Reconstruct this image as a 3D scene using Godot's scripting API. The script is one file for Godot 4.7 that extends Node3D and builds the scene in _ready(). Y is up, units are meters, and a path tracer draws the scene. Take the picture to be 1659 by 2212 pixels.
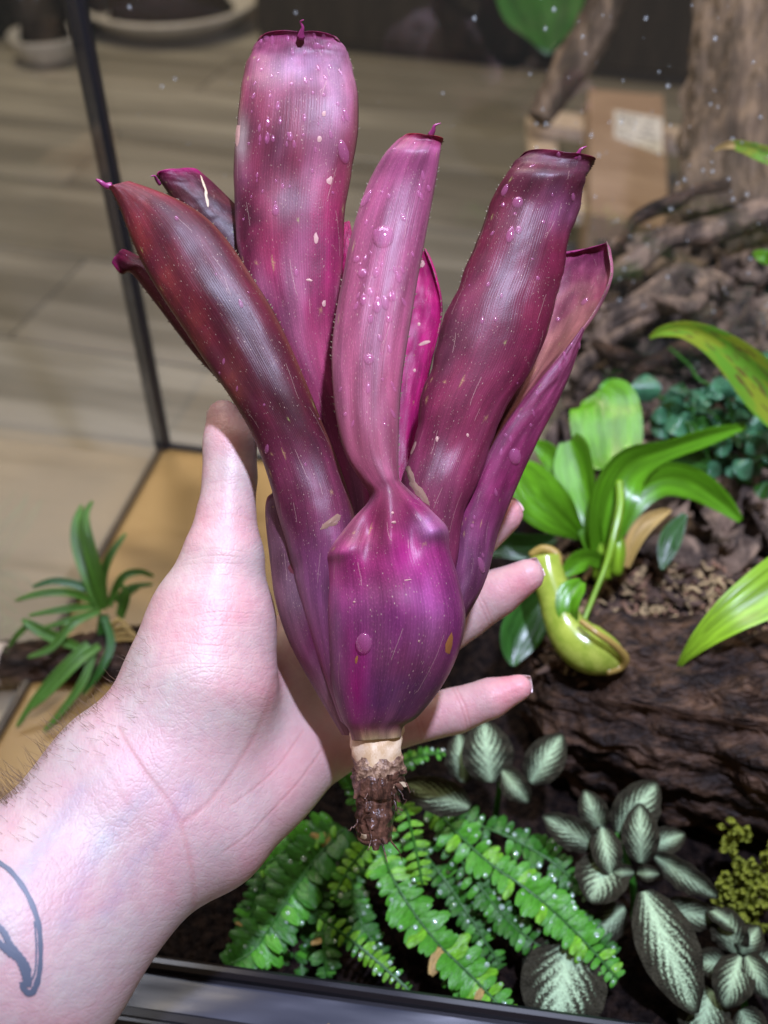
extends Node3D
# A purple bromeliad held in an open hand over a planted glass terrarium. Lengths are centimetres in the tables and metres in the scene.

const FOCAL := 2124.6
const HELD := 31.0              # distance of the held plant along the line of sight, cm
var eye := Vector3(0, 0.42, 0)
var vr := Vector3.RIGHT
var vu := Vector3.UP
var vf := Vector3.FORWARD
var used := {}
var rng := RandomNumberGenerator.new()
var M := {}

# ---------------------------------------------------------------- placing

func at(px: float, py: float, d: float) -> Vector3:
	return eye + (vr * ((px - 829.5) / FOCAL) - vu * ((py - 1106.0) / FOCAL) + vf) * (d * 0.01)

func on_level(px: float, py: float, y: float) -> Vector3:
	var dir := vr * ((px - 829.5) / FOCAL) - vu * ((py - 1106.0) / FOCAL) + vf
	return eye + dir * ((y * 0.01 - eye.y) / dir.y)

func px_of(p: Vector3) -> Vector2:
	var q := p - eye
	var d := q.dot(vf)
	return Vector2(829.5 + FOCAL * q.dot(vr) / d, 1106.0 - FOCAL * q.dot(vu) / d)

# ---------------------------------------------------------------- naming

func numbered(n: String) -> String:
	if not used.has(n):
		used[n] = 0
		return n
	used[n] += 1
	return "%s_%03d" % [n, used[n]]

func tag(o: Node3D, label: String, category := "", group := "", kind := "") -> void:
	if label: o.set_meta("label", label)
	if category: o.set_meta("category", category)
	if group: o.set_meta("group", group)
	if kind: o.set_meta("kind", kind)

func base(called: String, where: Vector3, label: String, category: String, group := "") -> Node3D:
	var o := Node3D.new()
	o.name = numbered(called)
	add_child(o)
	o.position = where
	tag(o, label, category, group)
	return o

func put(called: String, mesh: Mesh, mat: Material, parent: Node3D) -> MeshInstance3D:
	# vertices are in world metres; the node sits at its parent's origin
	var o := MeshInstance3D.new()
	o.mesh = mesh
	o.material_override = mat
	if parent == self:
		o.name = numbered(called)
		add_child(o)
	else:
		o.name = called
		parent.add_child(o, true)
		o.position = -world_of(parent)
	return o

func world_of(n: Node3D) -> Vector3:
	var p := Vector3.ZERO
	var k: Node = n
	while k != self and k is Node3D:
		p += (k as Node3D).position
		k = k.get_parent()
	return p

# ---------------------------------------------------------------- meshes

func commit(v: PackedVector3Array, uv: PackedVector2Array, c: PackedColorArray, ix: PackedInt32Array, flat := false) -> ArrayMesh:
	var a := []
	a.resize(Mesh.ARRAY_MAX)
	if flat:
		var v2 := PackedVector3Array()
		var u2 := PackedVector2Array()
		var c2 := PackedColorArray()
		for k in ix:
			v2.append(v[k])
			if uv.size(): u2.append(uv[k])
			if c.size(): c2.append(c[k])
		v = v2
		uv = u2
		c = c2
		ix = PackedInt32Array(range(v.size()))
	var n := PackedVector3Array()
	n.resize(v.size())
	for t in range(0, ix.size(), 3):
		var p := v[ix[t]]
		var w := (v[ix[t + 2]] - p).cross(v[ix[t + 1]] - p)
		n[ix[t]] += w
		n[ix[t + 1]] += w
		n[ix[t + 2]] += w
	for k in n.size():
		n[k] = n[k].normalized() if n[k].length_squared() > 0.0 else Vector3.UP
	a[Mesh.ARRAY_VERTEX] = v
	a[Mesh.ARRAY_NORMAL] = n
	if uv.size() == v.size(): a[Mesh.ARRAY_TEX_UV] = uv
	if c.size() == v.size(): a[Mesh.ARRAY_COLOR] = c
	a[Mesh.ARRAY_INDEX] = ix
	var m := ArrayMesh.new()
	m.add_surface_from_arrays(Mesh.PRIMITIVE_TRIANGLES, a)
	return m

# A sheet of rows with real thickness: the outer face looks along `out`.
func shell(rows: Array, thick: float, out: Vector3, cols: Array = []) -> Dictionary:
	var nr := rows.size()
	var nc: int = rows[0].size()
	var n := []
	var sum := 0.0
	for i in nr:
		var r := PackedVector3Array()
		for j in nc:
			var al: Vector3 = rows[mini(i + 1, nr - 1)][j] - rows[maxi(i - 1, 0)][j]
			var ac: Vector3 = rows[i][mini(j + 1, nc - 1)] - rows[i][maxi(j - 1, 0)]
			var w := al.cross(ac)
			sum += w.dot(out)
			r.append(w.normalized())
		n.append(r)
	var sg := 1.0 if sum >= 0.0 else -1.0
	var v := PackedVector3Array()
	var uv := PackedVector2Array()
	var c := PackedColorArray()
	for side in 2:
		for i in nr:
			for j in nc:
				var p: Vector3 = rows[i][j]
				n[i][j] *= sg if side == 0 else 1.0
				if side == 1:
					var e := 0.35 if (j == 0 or j == nc - 1 or i == 0 or i == nr - 1) else 1.0
					p -= n[i][j] * thick * e * (1.0 - 0.65 * smoothstep(0.88, 1.0, float(i) / nr))
				v.append(p)
				uv.append(Vector2(float(j) / (nc - 1), float(i) / (nr - 1)))
				if cols.size(): c.append(cols[i][j])
	var ix := PackedInt32Array()
	var half := nr * nc
	for i in nr - 1:
		for j in nc - 1:
			quad(ix, i * nc + j, i * nc + j + 1, (i + 1) * nc + j + 1, (i + 1) * nc + j, sg > 0)
			quad(ix, half + i * nc + j, half + i * nc + j + 1, half + (i + 1) * nc + j + 1, half + (i + 1) * nc + j, sg < 0)
		quad(ix, i * nc, (i + 1) * nc, half + (i + 1) * nc, half + i * nc, sg > 0)
		quad(ix, i * nc + nc - 1, (i + 1) * nc + nc - 1, half + (i + 1) * nc + nc - 1, half + i * nc + nc - 1, sg < 0)
	for j in nc - 1:
		quad(ix, j, j + 1, half + j + 1, half + j, sg < 0)
		var b := (nr - 1) * nc
		quad(ix, b + j, b + j + 1, half + b + j + 1, half + b + j, sg > 0)
	return {"mesh": commit(v, uv, c, ix), "n": n}

func quad(ix: PackedInt32Array, a: int, b: int, c: int, d: int, fwd := true) -> void:
	if fwd:
		ix.append_array([a, b, c, a, c, d])
	else:
		ix.append_array([a, c, b, a, d, c])

func spline(pts: Array, t: float) -> Array:
	# Catmull-Rom through rows of numbers, t in 0..1 by index
	var k := clampf(t, 0.0, 1.0) * (pts.size() - 1)
	var i := mini(int(k), pts.size() - 2)
	var f := k - i
	var p0: Array = pts[maxi(i - 1, 0)]
	var p1: Array = pts[i]
	var p2: Array = pts[i + 1]
	var p3: Array = pts[mini(i + 2, pts.size() - 1)]
	var o := []
	for q in p1.size():
		var a: float = p1[q]
		var b: float = p2[q]
		var m1: float = (b - p0[q]) * 0.5
		var m2: float = (p3[q] - a) * 0.5
		o.append((2 * f * f * f - 3 * f * f + 1) * a + (f * f * f - 2 * f * f + f) * m1 + (-2 * f * f * f + 3 * f * f) * b + (f * f * f - f * f) * m2)
	return o

# A tube through world points with a radius at each; closed at both ends.
func tube(pts: Array, radii: Array, sides := 10, wob := 0.0, nz: FastNoiseLite = null, squash := 1.0, grain := 0.0) -> ArrayMesh:
	var v := PackedVector3Array()
	var uv := PackedVector2Array()
	var ix := PackedInt32Array()
	var n := pts.size()
	var side := Vector3.ZERO
	var run := 0.0
	for i in n:
		var t: Vector3 = (pts[mini(i + 1, n - 1)] - pts[maxi(i - 1, 0)]).normalized()
		if i > 0: run += (pts[i] - pts[i - 1]).length()
		if side == Vector3.ZERO:
			side = t.cross(Vector3.UP if absf(t.y) < 0.9 else Vector3.RIGHT)
		side = (side - t * side.dot(t)).normalized()
		var up := t.cross(side)
		for j in sides:
			var an := TAU * j / sides
			var dir := side * cos(an) + up * sin(an) * squash
			var r: float = radii[i]
			var p: Vector3 = pts[i] + dir * r
			if nz:
				p += dir * r * wob * nz.get_noise_3dv(p * 100.0)
				if grain > 0.0: p += dir * r * grain * nz.get_noise_3d(cos(an) * 22.0, sin(an) * 22.0, run * 26.0)
			v.append(p)
			uv.append(Vector2(float(j) / sides, run * 20.0))
	for i in n - 1:
		for j in sides:
			var k := (j + 1) % sides
			quad(ix, i * sides + j, i * sides + k, (i + 1) * sides + k, (i + 1) * sides + j, false)
	for e in [0, n - 1]:
		var c := v.size()
		v.append(pts[e])
		uv.append(Vector2(0.5, 0.5))
		for j in sides:
			var k := (j + 1) % sides
			if e == 0: ix.append_array([c, e * sides + j, e * sides + k])
			else: ix.append_array([c, e * sides + k, e * sides + j])
	# orient outward
	return commit(v, uv, PackedColorArray(), fix_out(v, ix, pts[0], side, sides))

func fix_out(v: PackedVector3Array, ix: PackedInt32Array, centre: Vector3, _s: Vector3, sides: int) -> PackedInt32Array:
	var s := 0.0
	for t in range(0, mini(ix.size(), sides * 6), 3):
		var a := v[ix[t]]
		s += (v[ix[t + 2]] - a).cross(v[ix[t + 1]] - a).dot(a - centre)
	if s < 0.0:
		for t in range(0, ix.size(), 3):
			var k := ix[t + 1]
			ix[t + 1] = ix[t + 2]
			ix[t + 2] = k
	return ix

func smooth_pts(p: Array, n: int) -> Array:
	var o := []
	for i in n:
		o.append(spline(p, float(i) / (n - 1)))
	return o

# A bar with rounded edges from a to b; w across, h along `up`.
func bar(a: Vector3, b: Vector3, w: float, h: float, up: Vector3, ch := 0.0006) -> ArrayMesh:
	var t := (b - a).normalized()
	var s := t.cross(up).normalized()
	var u := s.cross(t).normalized()
	var prof := []
	for q in [[1, 1], [-1, 1], [-1, -1], [1, -1]]:
		var x: float = q[0] * w * 0.5
		var y: float = q[1] * h * 0.5
		if q[0] * q[1] > 0:
			prof.append(Vector2(x, y - q[1] * ch))
			prof.append(Vector2(x - q[0] * ch, y))
		else:
			prof.append(Vector2(x - q[0] * ch, y))
			prof.append(Vector2(x, y - q[1] * ch))
	var v := PackedVector3Array()
	var ix := PackedInt32Array()
	var uv := PackedVector2Array()
	var m := prof.size()
	for e in [a, b]:
		for k in prof:
			v.append(e + s * k.x + u * k.y)
			uv.append(Vector2((k.x + k.y) * 10.0, 0.0 if e == a else (b - a).length() * 10.0))
	for j in m:
		quad(ix, j, (j + 1) % m, m + (j + 1) % m, m + j)
	for j in range(1, m - 1):
		ix.append_array([0, j + 1, j])
		ix.append_array([m, m + j, m + j + 1])
	var mid := (a + b) * 0.5
	var sgn := 0.0
	for q in range(0, ix.size(), 3):
		var p := v[ix[q]]
		sgn += (v[ix[q + 2]] - p).cross(v[ix[q + 1]] - p).dot((p + v[ix[q + 1]] + v[ix[q + 2]]) / 3.0 - mid)
	if sgn < 0:
		for q in range(0, ix.size(), 3):
			var k := ix[q + 1]
			ix[q + 1] = ix[q + 2]
			ix[q + 2] = k
	return commit(v, uv, PackedColorArray(), ix, true)

func lumps(n: int, place: Callable, mat: Material, called: String, parent: Node3D, mesh: Mesh, tints := false) -> MultiMeshInstance3D:
	var mm := MultiMesh.new()
	mm.transform_format = MultiMesh.TRANSFORM_3D
	mm.use_colors = tints
	mm.mesh = mesh
	mm.instance_count = n
	for i in n:
		var r: Array = place.call(i)
		mm.set_instance_transform(i, r[0])
		if tints: mm.set_instance_color(i, r[1])
	var o := MultiMeshInstance3D.new()
	o.multimesh = mm
	o.material_override = mat
	if parent == self:
		o.name = numbered(called)
		add_child(o)
	else:
		o.name = called
		parent.add_child(o, true)
		o.position = -world_of(parent)
	o.set_meta("kind", "stuff")
	return o

# ---------------------------------------------------------------- textures

func noise(seed_: int, freq: float, oct := 3, kind := FastNoiseLite.TYPE_SIMPLEX_SMOOTH) -> FastNoiseLite:
	var n := FastNoiseLite.new()
	n.seed = seed_
	n.frequency = freq
	n.noise_type = kind
	n.fractal_octaves = oct
	n.fractal_type = FastNoiseLite.FRACTAL_FBM if oct > 1 else FastNoiseLite.FRACTAL_NONE
	return n

func field(seed_: int, w: int, h: int, freq: float, sx := 1.0, sy := 1.0, oct := 3) -> PackedByteArray:
	# noise bytes, stretched by sx, sy, repeating across both sides
	var im := noise(seed_, freq, oct).get_seamless_image(maxi(8, int(w / sx)), maxi(8, int(h / sy)), false, false, 0.15)
	im.convert(Image.FORMAT_L8)
	im.resize(w, h, Image.INTERPOLATE_CUBIC)
	return im.get_data()

func tex(w: int, h: int, data: PackedByteArray, fmt := Image.FORMAT_RGB8) -> ImageTexture:
	return ImageTexture.create_from_image(Image.create_from_data(w, h, false, fmt, data))

func stdmat(called: String, lin: Color, rough: float, spec := 0.5) -> StandardMaterial3D:
	var m := StandardMaterial3D.new()
	m.resource_name = called
	m.albedo_color = lin.linear_to_srgb()
	m.roughness = rough
	m.metallic_specular = spec
	return m

func bump(m: StandardMaterial3D, t: Texture2D, cm: float) -> void:
	m.heightmap_enabled = true
	m.heightmap_texture = t
	m.heightmap_scale = cm

# two-tone noise texture: dark..light by a field
func two_tone(seed_: int, size: int, freq: float, a: Color, b: Color, sx := 1.0, sy := 1.0, oct := 5) -> ImageTexture:
	var f := field(seed_, size, size, freq, sx, sy, oct)
	var g := field(seed_ + 7, size, size, freq * 6.0, sx, sy, 2)
	var d := PackedByteArray()
	d.resize(size * size * 3)
	var sa := a.linear_to_srgb()
	var sb := b.linear_to_srgb()
	var lut := PackedByteArray()
	for k in 256:
		var t := smoothstep(0.3, 0.72, k / 255.0)
		var c := sa.lerp(sb, t)
		lut.append_array([c.r8, c.g8, c.b8])
	for i in size * size:
		var k := clampi(int(f[i] * 0.7 + g[i] * 0.3), 0, 255) * 3
		d[i * 3] = lut[k]
		d[i * 3 + 1] = lut[k + 1]
		d[i * 3 + 2] = lut[k + 2]
	return tex(size, size, d)

func grey(seed_: int, size: int, freq: float, sx := 1.0, sy := 1.0, oct := 5) -> ImageTexture:
	return tex(size, size, field(seed_, size, size, freq, sx, sy, oct), Image.FORMAT_L8)

# ---------------------------------------------------------------- materials

func make_materials() -> void:
	# bromeliad skin: long fine fibres, waxy scurf, scars; vertex colours carry each leaf's pigment and some painted light and shade
	var w := 512
	var h := 1024
	var fib := field(11, w, h, 0.16, 1.0, 60.0, 2)
	var blot := field(12, w, h, 0.008, 1.0, 1.6, 4)
	var dots := field(13, w, h, 0.22, 1.0, 1.0, 1)
	var d := PackedByteArray()
	d.resize(w * h * 3)
	var hb := PackedByteArray()
	hb.resize(w * h)
	for y in h:
		for x in w:
			var i := y * w + x
			var line := sin(x * TAU * 64.0 / w + fib[i] * 0.03) * (0.4 + blot[(i * 3) % (w * h)] * 0.004)
			var k := 0.80 + 0.035 * line + (fib[i] - 128) * 0.0003 + (blot[i] - 128) * 0.0013
			var sc := clampf((dots[i] - 178) / 40.0, 0.0, 1.0) * 0.5
			d[i * 3] = clampi(int((k + sc * 0.25) * 255), 0, 255)
			d[i * 3 + 1] = clampi(int((k + sc * 0.28) * 250), 0, 255)
			d[i * 3 + 2] = clampi(int((k + sc * 0.2) * 252), 0, 255)
			hb[i] = clampi(int(120 + 26 * line + (fib[i] - 128) * 0.25 + (dots[i] - 128) * 0.2), 0, 255)
	var leaf_tex := tex(w, h, d)
	var leaf_h := tex(w, h, hb, Image.FORMAT_L8)
	# scars and pale flecks over the pigment
	var r := RandomNumberGenerator.new()
	r.seed = 5
	var over := Image.create(w, h, false, Image.FORMAT_RGBA8)
	over.fill(Color(0.75, 0.68, 0.5, 0.0))
	for k in 1500:
		var x := r.randi_range(2, w - 3)
		var y := r.randi_range(2, h - 3)
		var a := r.randf_range(0.3, 1.0) * r.randf_range(0.4, 1.0)
		over.set_pixel(x, y, Color(0.82, 0.72, 0.66, a))
		over.set_pixel(x, y + 1, Color(0.82, 0.72, 0.66, a * 0.8))
		if k % 3 == 0:
			over.set_pixel(x + 1, y, Color(0.82, 0.72, 0.66, a * 0.8))
			over.set_pixel(x + 1, y + 1, Color(0.82, 0.72, 0.66, a * 0.7))
	for k in 12:
		var cx := r.randi_range(20, w - 20)
		var cy := r.randi_range(20, h - 20)
		var rx := r.randf_range(4, 10)
		var ry := r.randf_range(4, 11)
		var col := Color(0.72, 0.60, 0.38) if k % 3 else Color(0.62, 0.66, 0.36)
		for y in range(-22, 23):
			for x in range(-14, 15):
				var q := Vector2(x / rx, y / ry).length() + (dots[((cy + y + h) % h) * w + (cx + x + w) % w] - 128) * 0.006 + (fib[((cy + y + h) % h) * w + (cx + x + w) % w] - 128) * 0.004
				if q < 1.0:
					over.set_pixel(clampi(cx + x, 0, w - 1), clampi(cy + y, 0, h - 1), Color(col, 0.4 * (1.0 - q)))
	for k in 26:  # hairline scratches
		var p := Vector2(r.randf() * w, r.randf() * h)
		var dir := Vector2(r.randf_range(-0.7, 0.7), 1).normalized()
		for s in r.randi_range(20, 90):
			p += dir
			dir = dir.rotated(r.randf_range(-0.06, 0.06))
			over.set_pixel(posmod(int(p.x), w), posmod(int(p.y), h), Color(0.8, 0.68, 0.66, 0.55))
	var m := stdmat("bromeliad skin", Color.WHITE, 0.4)
	m.vertex_color_use_as_albedo = true
	m.albedo_texture = leaf_tex
	bump(m, leaf_h, 0.009)
	m.detail_enabled = true
	m.detail_albedo = ImageTexture.create_from_image(over)
	m.detail_blend_mode = BaseMaterial3D.BLEND_MODE_MIX
	m.backlight_enabled = true
	m.backlight = Color(0.42, 0.12, 0.22)
	m.roughness = 0.41
	m.metallic_specular = 0.36
	M.brom = m
	M.spine = stdmat("leaf spine", Color(0.10, 0.07, 0.03), 0.6)
	M.mucro = stdmat("leaf tip", Color(0.24, 0.03, 0.12), 0.35)
	M.dry = stdmat("dry leaf edge", Color(0.50, 0.40, 0.25), 0.6)
	M.fleck = stdmat("pale fleck", Color(0.42, 0.24, 0.20), 0.6)
	var wat := stdmat("water", Color(1, 1, 1, 0), 0.05)
	wat.albedo_color = Color(0.9, 0.5, 0.72, 0.07)
	wat.metallic = 0.12
	wat.transparency = BaseMaterial3D.TRANSPARENCY_ALPHA
	wat.metallic_specular = 0.6
	M.water = wat
	var dw := stdmat("clear water", Color.WHITE, 0.08)
	dw.albedo_color = Color(0.9, 1.0, 0.95, 0.04)
	dw.transparency = BaseMaterial3D.TRANSPARENCY_ALPHA
	dw.metallic = 0.28
	M.dew = dw
	var gd := stdmat("glass droplets", Color.WHITE, 0.06)
	gd.albedo_color = Color(0.9, 0.95, 0.95, 0.03)
	gd.transparency = BaseMaterial3D.TRANSPARENCY_ALPHA
	gd.metallic = 0.14
	M.glassdrop = gd
	M.pool = stdmat("pooled water", Color(0.20, 0.12, 0.085), 0.12)  # tan of the reflected warm room is painted into the colour
	M.scar = stdmat("brown scar", Color(0.30, 0.12, 0.03), 0.6)
	M.pit = stdmat("dark pit", Color(0.10, 0.02, 0.03), 0.5)
	M.hole = stdmat("bite mark", Color(0.30, 0.16, 0.06), 0.6)
	# stem
	var st := stdmat("stem bark", Color.WHITE, 0.3)
	st.albedo_texture = two_tone(21, 256, 0.03, Color(0.022, 0.010, 0.007), Color(0.16, 0.075, 0.045), 1.0, 3.0)
	st.uv1_triplanar = true
	st.uv1_scale = Vector3.ONE * 45
	bump(st, grey(22, 256, 0.05), 0.05)
	M.stem = st
	M.collar = stdmat("stem collar", Color.WHITE, 0.5)
	M.collar.albedo_texture = two_tone(24, 256, 0.04, Color(0.09, 0.045, 0.025), Color(0.46, 0.31, 0.19))
	M.collar.uv1_triplanar = true
	M.collar.uv1_scale = Vector3.ONE * 45
	bump(M.collar, grey(25, 256, 0.06), 0.06)
	M.neck = stdmat("pale stem", Color.WHITE, 0.5)
	M.neck.albedo_texture = two_tone(23, 256, 0.02, Color(0.60, 0.42, 0.22), Color(0.82, 0.68, 0.46), 1.0, 1.0)
	M.neck.uv1_triplanar = true
	M.neck.uv1_scale = Vector3.ONE * 40
	# plants of the tank
	for q in [["leaf_green", Color(0.10, 0.30, 0.010), 0.30], ["leaf_deep", Color(0.028, 0.11, 0.014), 0.32], ["leaf_lime", Color(0.22, 0.42, 0.02), 0.32],
			["fern", Color(0.085, 0.36, 0.026), 0.34], ["fern_lime", Color(0.18, 0.50, 0.025), 0.34], ["fern_deep", Color(0.04, 0.19, 0.018), 0.34],
			["strap", Color(0.075, 0.19, 0.02), 0.42], ["creeper", Color(0.06, 0.19, 0.09), 0.2], ["tan_leaf", Color(0.50, 0.34, 0.10), 0.5], ["moss_lime", Color(0.22, 0.26, 0.02), 0.6]]:
		var lm := stdmat(q[0], Color.WHITE, q[2])
		var c: Color = q[1]
		lm.albedo_texture = two_tone(hash(q[0]) % 1000, 256, 0.02, c * 0.72, c * 1.2, 1.0, 4.0)
		lm.backlight_enabled = true
		lm.backlight = Color(0.5, 0.62, 0.12)
		bump(lm, grey(31, 128, 0.05, 1.0, 6.0), 0.02)
		M[q[0]] = lm
	# silver-veined leaves
	w = 256
	h = 384
	var fz := field(41, w, h, 0.09, 1.0, 1.0, 3)
	d = PackedByteArray()
	d.resize(w * h * 3)
	hb = PackedByteArray()
	hb.resize(w * h)
	for y in h:
		for x in w:
			var i := y * w + x
			var u := absf(x * 2.0 / w - 1.0)
			var v := float(y) / h
			var n := (fz[i] - 128) / 128.0
			var ph := (v - 0.5 * u + 0.05 * n) * 6.5 + n * 0.3
			var dv := absf(ph - roundf(ph))
			var vein := (1.0 - smoothstep(0.06 + 0.10 * (1.0 - u), 0.18 + 0.14 * (1.0 - u), dv)) * (1.0 - smoothstep(0.38, 0.68, u + n * 0.25))
			var mid := 1.0 - smoothstep(0.08, 0.50, u + n * 0.30 + v * 0.08 + dv * 0.3)
			var s := clampf(maxf(vein, mid), 0.0, 1.0) * (1.0 - smoothstep(0.86, 1.0, v))
			var dark := Color(0.038, 0.036, 0.022) * (1.0 + 0.5 * n)
			var pale := Color(0.58, 0.82, 0.48) * (0.9 + 0.3 * n)
			var c := dark.lerp(pale, s).linear_to_srgb()
			d[i * 3] = clampi(int(c.r * 255), 0, 255)
			d[i * 3 + 1] = clampi(int(c.g * 255), 0, 255)
			d[i * 3 + 2] = clampi(int(c.b * 255), 0, 255)
			hb[i] = clampi(int(128 + 60 * cos(dv * TAU) * (1.0 - mid) + 90 * n), 0, 255)
	var ep := stdmat("silver veined leaf", Color.WHITE, 0.62)
	ep.metallic_specular = 0.2
	ep.albedo_texture = tex(w, h, d)
	bump(ep, tex(w, h, hb, Image.FORMAT_L8), 0.09)
	M.episcia = ep
	# spotted leaf
	var sp := Image.create(256, 256, false, Image.FORMAT_RGB8)
	var b2 := field(44, 256, 256, 0.012, 1, 1, 3)
	for y in 256:
		for x in 256:
			var t := smoothstep(90.0, 170.0, b2[y * 256 + x])
			sp.set_pixel(x, y, Color(0.30, 0.40, 0.03).lerp(Color(0.16, 0.40, 0.03), t).linear_to_srgb())
	r.seed = 9
	for k in 46:
		var cx := r.randi_range(40, 215)
		var cy := r.randi_range(30, 200)
		var rad := r.randf_range(2.0, 6.0)
		for y in range(-7, 8):
			for x in range(-7, 8):
				if Vector2(x, y * 0.6).length() < rad:
					sp.set_pixel(clampi(cx + x, 0, 255), clampi(cy + y, 0, 255), Color(0.16, 0.12, 0.03).linear_to_srgb())
	M.spotted = stdmat("spotted leaf", Color.WHITE, 0.32)
	M.spotted.albedo_texture = ImageTexture.create_from_image(sp)
	M.spotted.backlight_enabled = true
	M.spotted.backlight = Color(0.5, 0.6, 0.1)
	M.pitcher = stdmat("pitcher skin", Color.WHITE, 0.22)
	M.pitcher.albedo_texture = two_tone(47, 256, 0.02, Color(0.22, 0.32, 0.03), Color(0.42, 0.50, 0.08))
	M.pitcher.uv1_triplanar = true
	M.pitcher.uv1_scale = Vector3.ONE * 20
	M.rim = stdmat("pitcher rim", Color(0.34, 0.24, 0.06), 0.3)
	# wood, bark, soil
	var bark := stdmat("bark", Color.WHITE, 0.62, 0.3)
	bark.albedo_texture = two_tone(51, 512, 0.014, Color(0.010, 0.006, 0.004), Color(0.105, 0.060, 0.034), 4.0, 1.0)
	bark.uv1_world_triplanar = true
	bark.uv1_triplanar = true
	bark.uv1_scale = Vector3.ONE * 14
	bump(bark, grey(52, 512, 0.035, 3.0, 1.0), 0.3)
	M.bark = bark
	var cork := stdmat("cork bark", Color.WHITE, 0.85)
	cork.albedo_texture = two_tone(53, 512, 0.014, Color(0.03, 0.02, 0.014), Color(0.30, 0.21, 0.135), 1.0, 2.0)
	cork.uv1_triplanar = true
	cork.uv1_world_triplanar = true
	cork.uv1_scale = Vector3.ONE * 6
	bump(cork, grey(54, 512, 0.02), 0.5)
	M.cork = cork
	var rust := stdmat("reddish bark", Color.WHITE, 0.8, 0.3)
	rust.albedo_texture = two_tone(58, 512, 0.014, Color(0.04, 0.028, 0.017), Color(0.22, 0.155, 0.095), 1.0, 4.0)
	rust.uv1_triplanar = true
	rust.uv1_world_triplanar = true
	rust.uv1_scale = Vector3.ONE * 6
	bump(rust, grey(59, 512, 0.03, 1.0, 4.0), 0.4)
	M.rust = rust
	M.film = stdmat("wet film", Color(0.035, 0.04, 0.055), 0.34)
	var soil := stdmat("soil", Color.WHITE, 0.7, 0.15)
	soil.albedo_texture = two_tone(55, 512, 0.03, Color(0.004, 0.003, 0.003), Color(0.022, 0.014, 0.010))
	soil.uv1_triplanar = true
	soil.uv1_world_triplanar = true
	soil.uv1_scale = Vector3.ONE * 9
	bump(soil, grey(56, 512, 0.04), 0.3)
	M.soil = soil
	M.moss = stdmat("sphagnum", Color.WHITE, 0.85)
	M.moss.vertex_color_use_as_albedo = true
	# floor, stand, tank
	var fl := stdmat("laminate", Color.WHITE, 0.45)
	fl.albedo_texture = two_tone(61, 512, 0.010, Color(0.185, 0.175, 0.138), Color(0.34, 0.325, 0.265), 7.0, 1.0)
	fl.vertex_color_use_as_albedo = true
	M.floor = fl
	var sd := stdmat("stand wood", Color.WHITE, 0.4)
	sd.albedo_texture = two_tone(63, 512, 0.008, Color(0.17, 0.148, 0.098), Color(0.27, 0.235, 0.16), 5.0, 1.0)
	sd.uv1_scale = Vector3.ONE * 2
	M.stand = sd
	var bp := stdmat("amber base", Color.WHITE, 0.3)
	bp.albedo_texture = two_tone(64, 256, 0.010, Color(0.20, 0.115, 0.028), Color(0.32, 0.195, 0.06), 3.0, 1.0)
	bp.uv1_scale = Vector3.ONE * 3
	M.amber = bp
	M.black = stdmat("black plastic", Color(0.010, 0.010, 0.013), 0.28)
	M.rubber = stdmat("black silicone", Color(0.008, 0.008, 0.010), 0.4)
	var wr := stdmat("wet black plastic", Color(0.012, 0.012, 0.015), 0.34, 0.35)
	M.wet = wr
	var gl := stdmat("pane", Color.WHITE, 0.03)
	gl.albedo_color = Color(0.5, 0.6, 0.55, 0.01)
	gl.transparency = BaseMaterial3D.TRANSPARENCY_ALPHA
	M.glass = gl
	var cb := stdmat("cardboard", Color.WHITE, 0.8)
	cb.albedo_texture = two_tone(65, 256, 0.02, Color(0.33, 0.225, 0.145), Color(0.44, 0.315, 0.21), 4.0, 1.0)
	cb.uv1_scale = Vector3.ONE * 2
	M.card = cb
	M.paper = stdmat("paper", Color(0.78, 0.78, 0.72), 0.7)
	M.ink = stdmat("ink", Color(0.12, 0.12, 0.12), 0.8)
	M.pine = stdmat("pale wood", Color.WHITE, 0.7)
	M.pine.albedo_texture = two_tone(66, 256, 0.012, Color(0.50, 0.39, 0.28), Color(0.66, 0.55, 0.42), 6.0, 1.0)
	M.pine.uv1_scale = Vector3.ONE * 2
	M.cabinet = stdmat("dark cabinet", Color.WHITE, 0.5)
	M.cabinet.albedo_texture = two_tone(67, 256, 0.012, Color(0.006, 0.005, 0.005), Color(0.022, 0.017, 0.014), 5.0, 1.0)
	M.ceramic = stdmat("white dish", Color.WHITE, 0.4)
	M.ceramic.albedo_texture = two_tone(68, 256, 0.03, Color(0.50, 0.48, 0.41), Color(0.66, 0.65, 0.57))
	M.ceramic.uv1_triplanar = true
	M.ceramic.uv1_scale = Vector3.ONE * 6

# ---------------------------------------------------------------- the bromeliad

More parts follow.
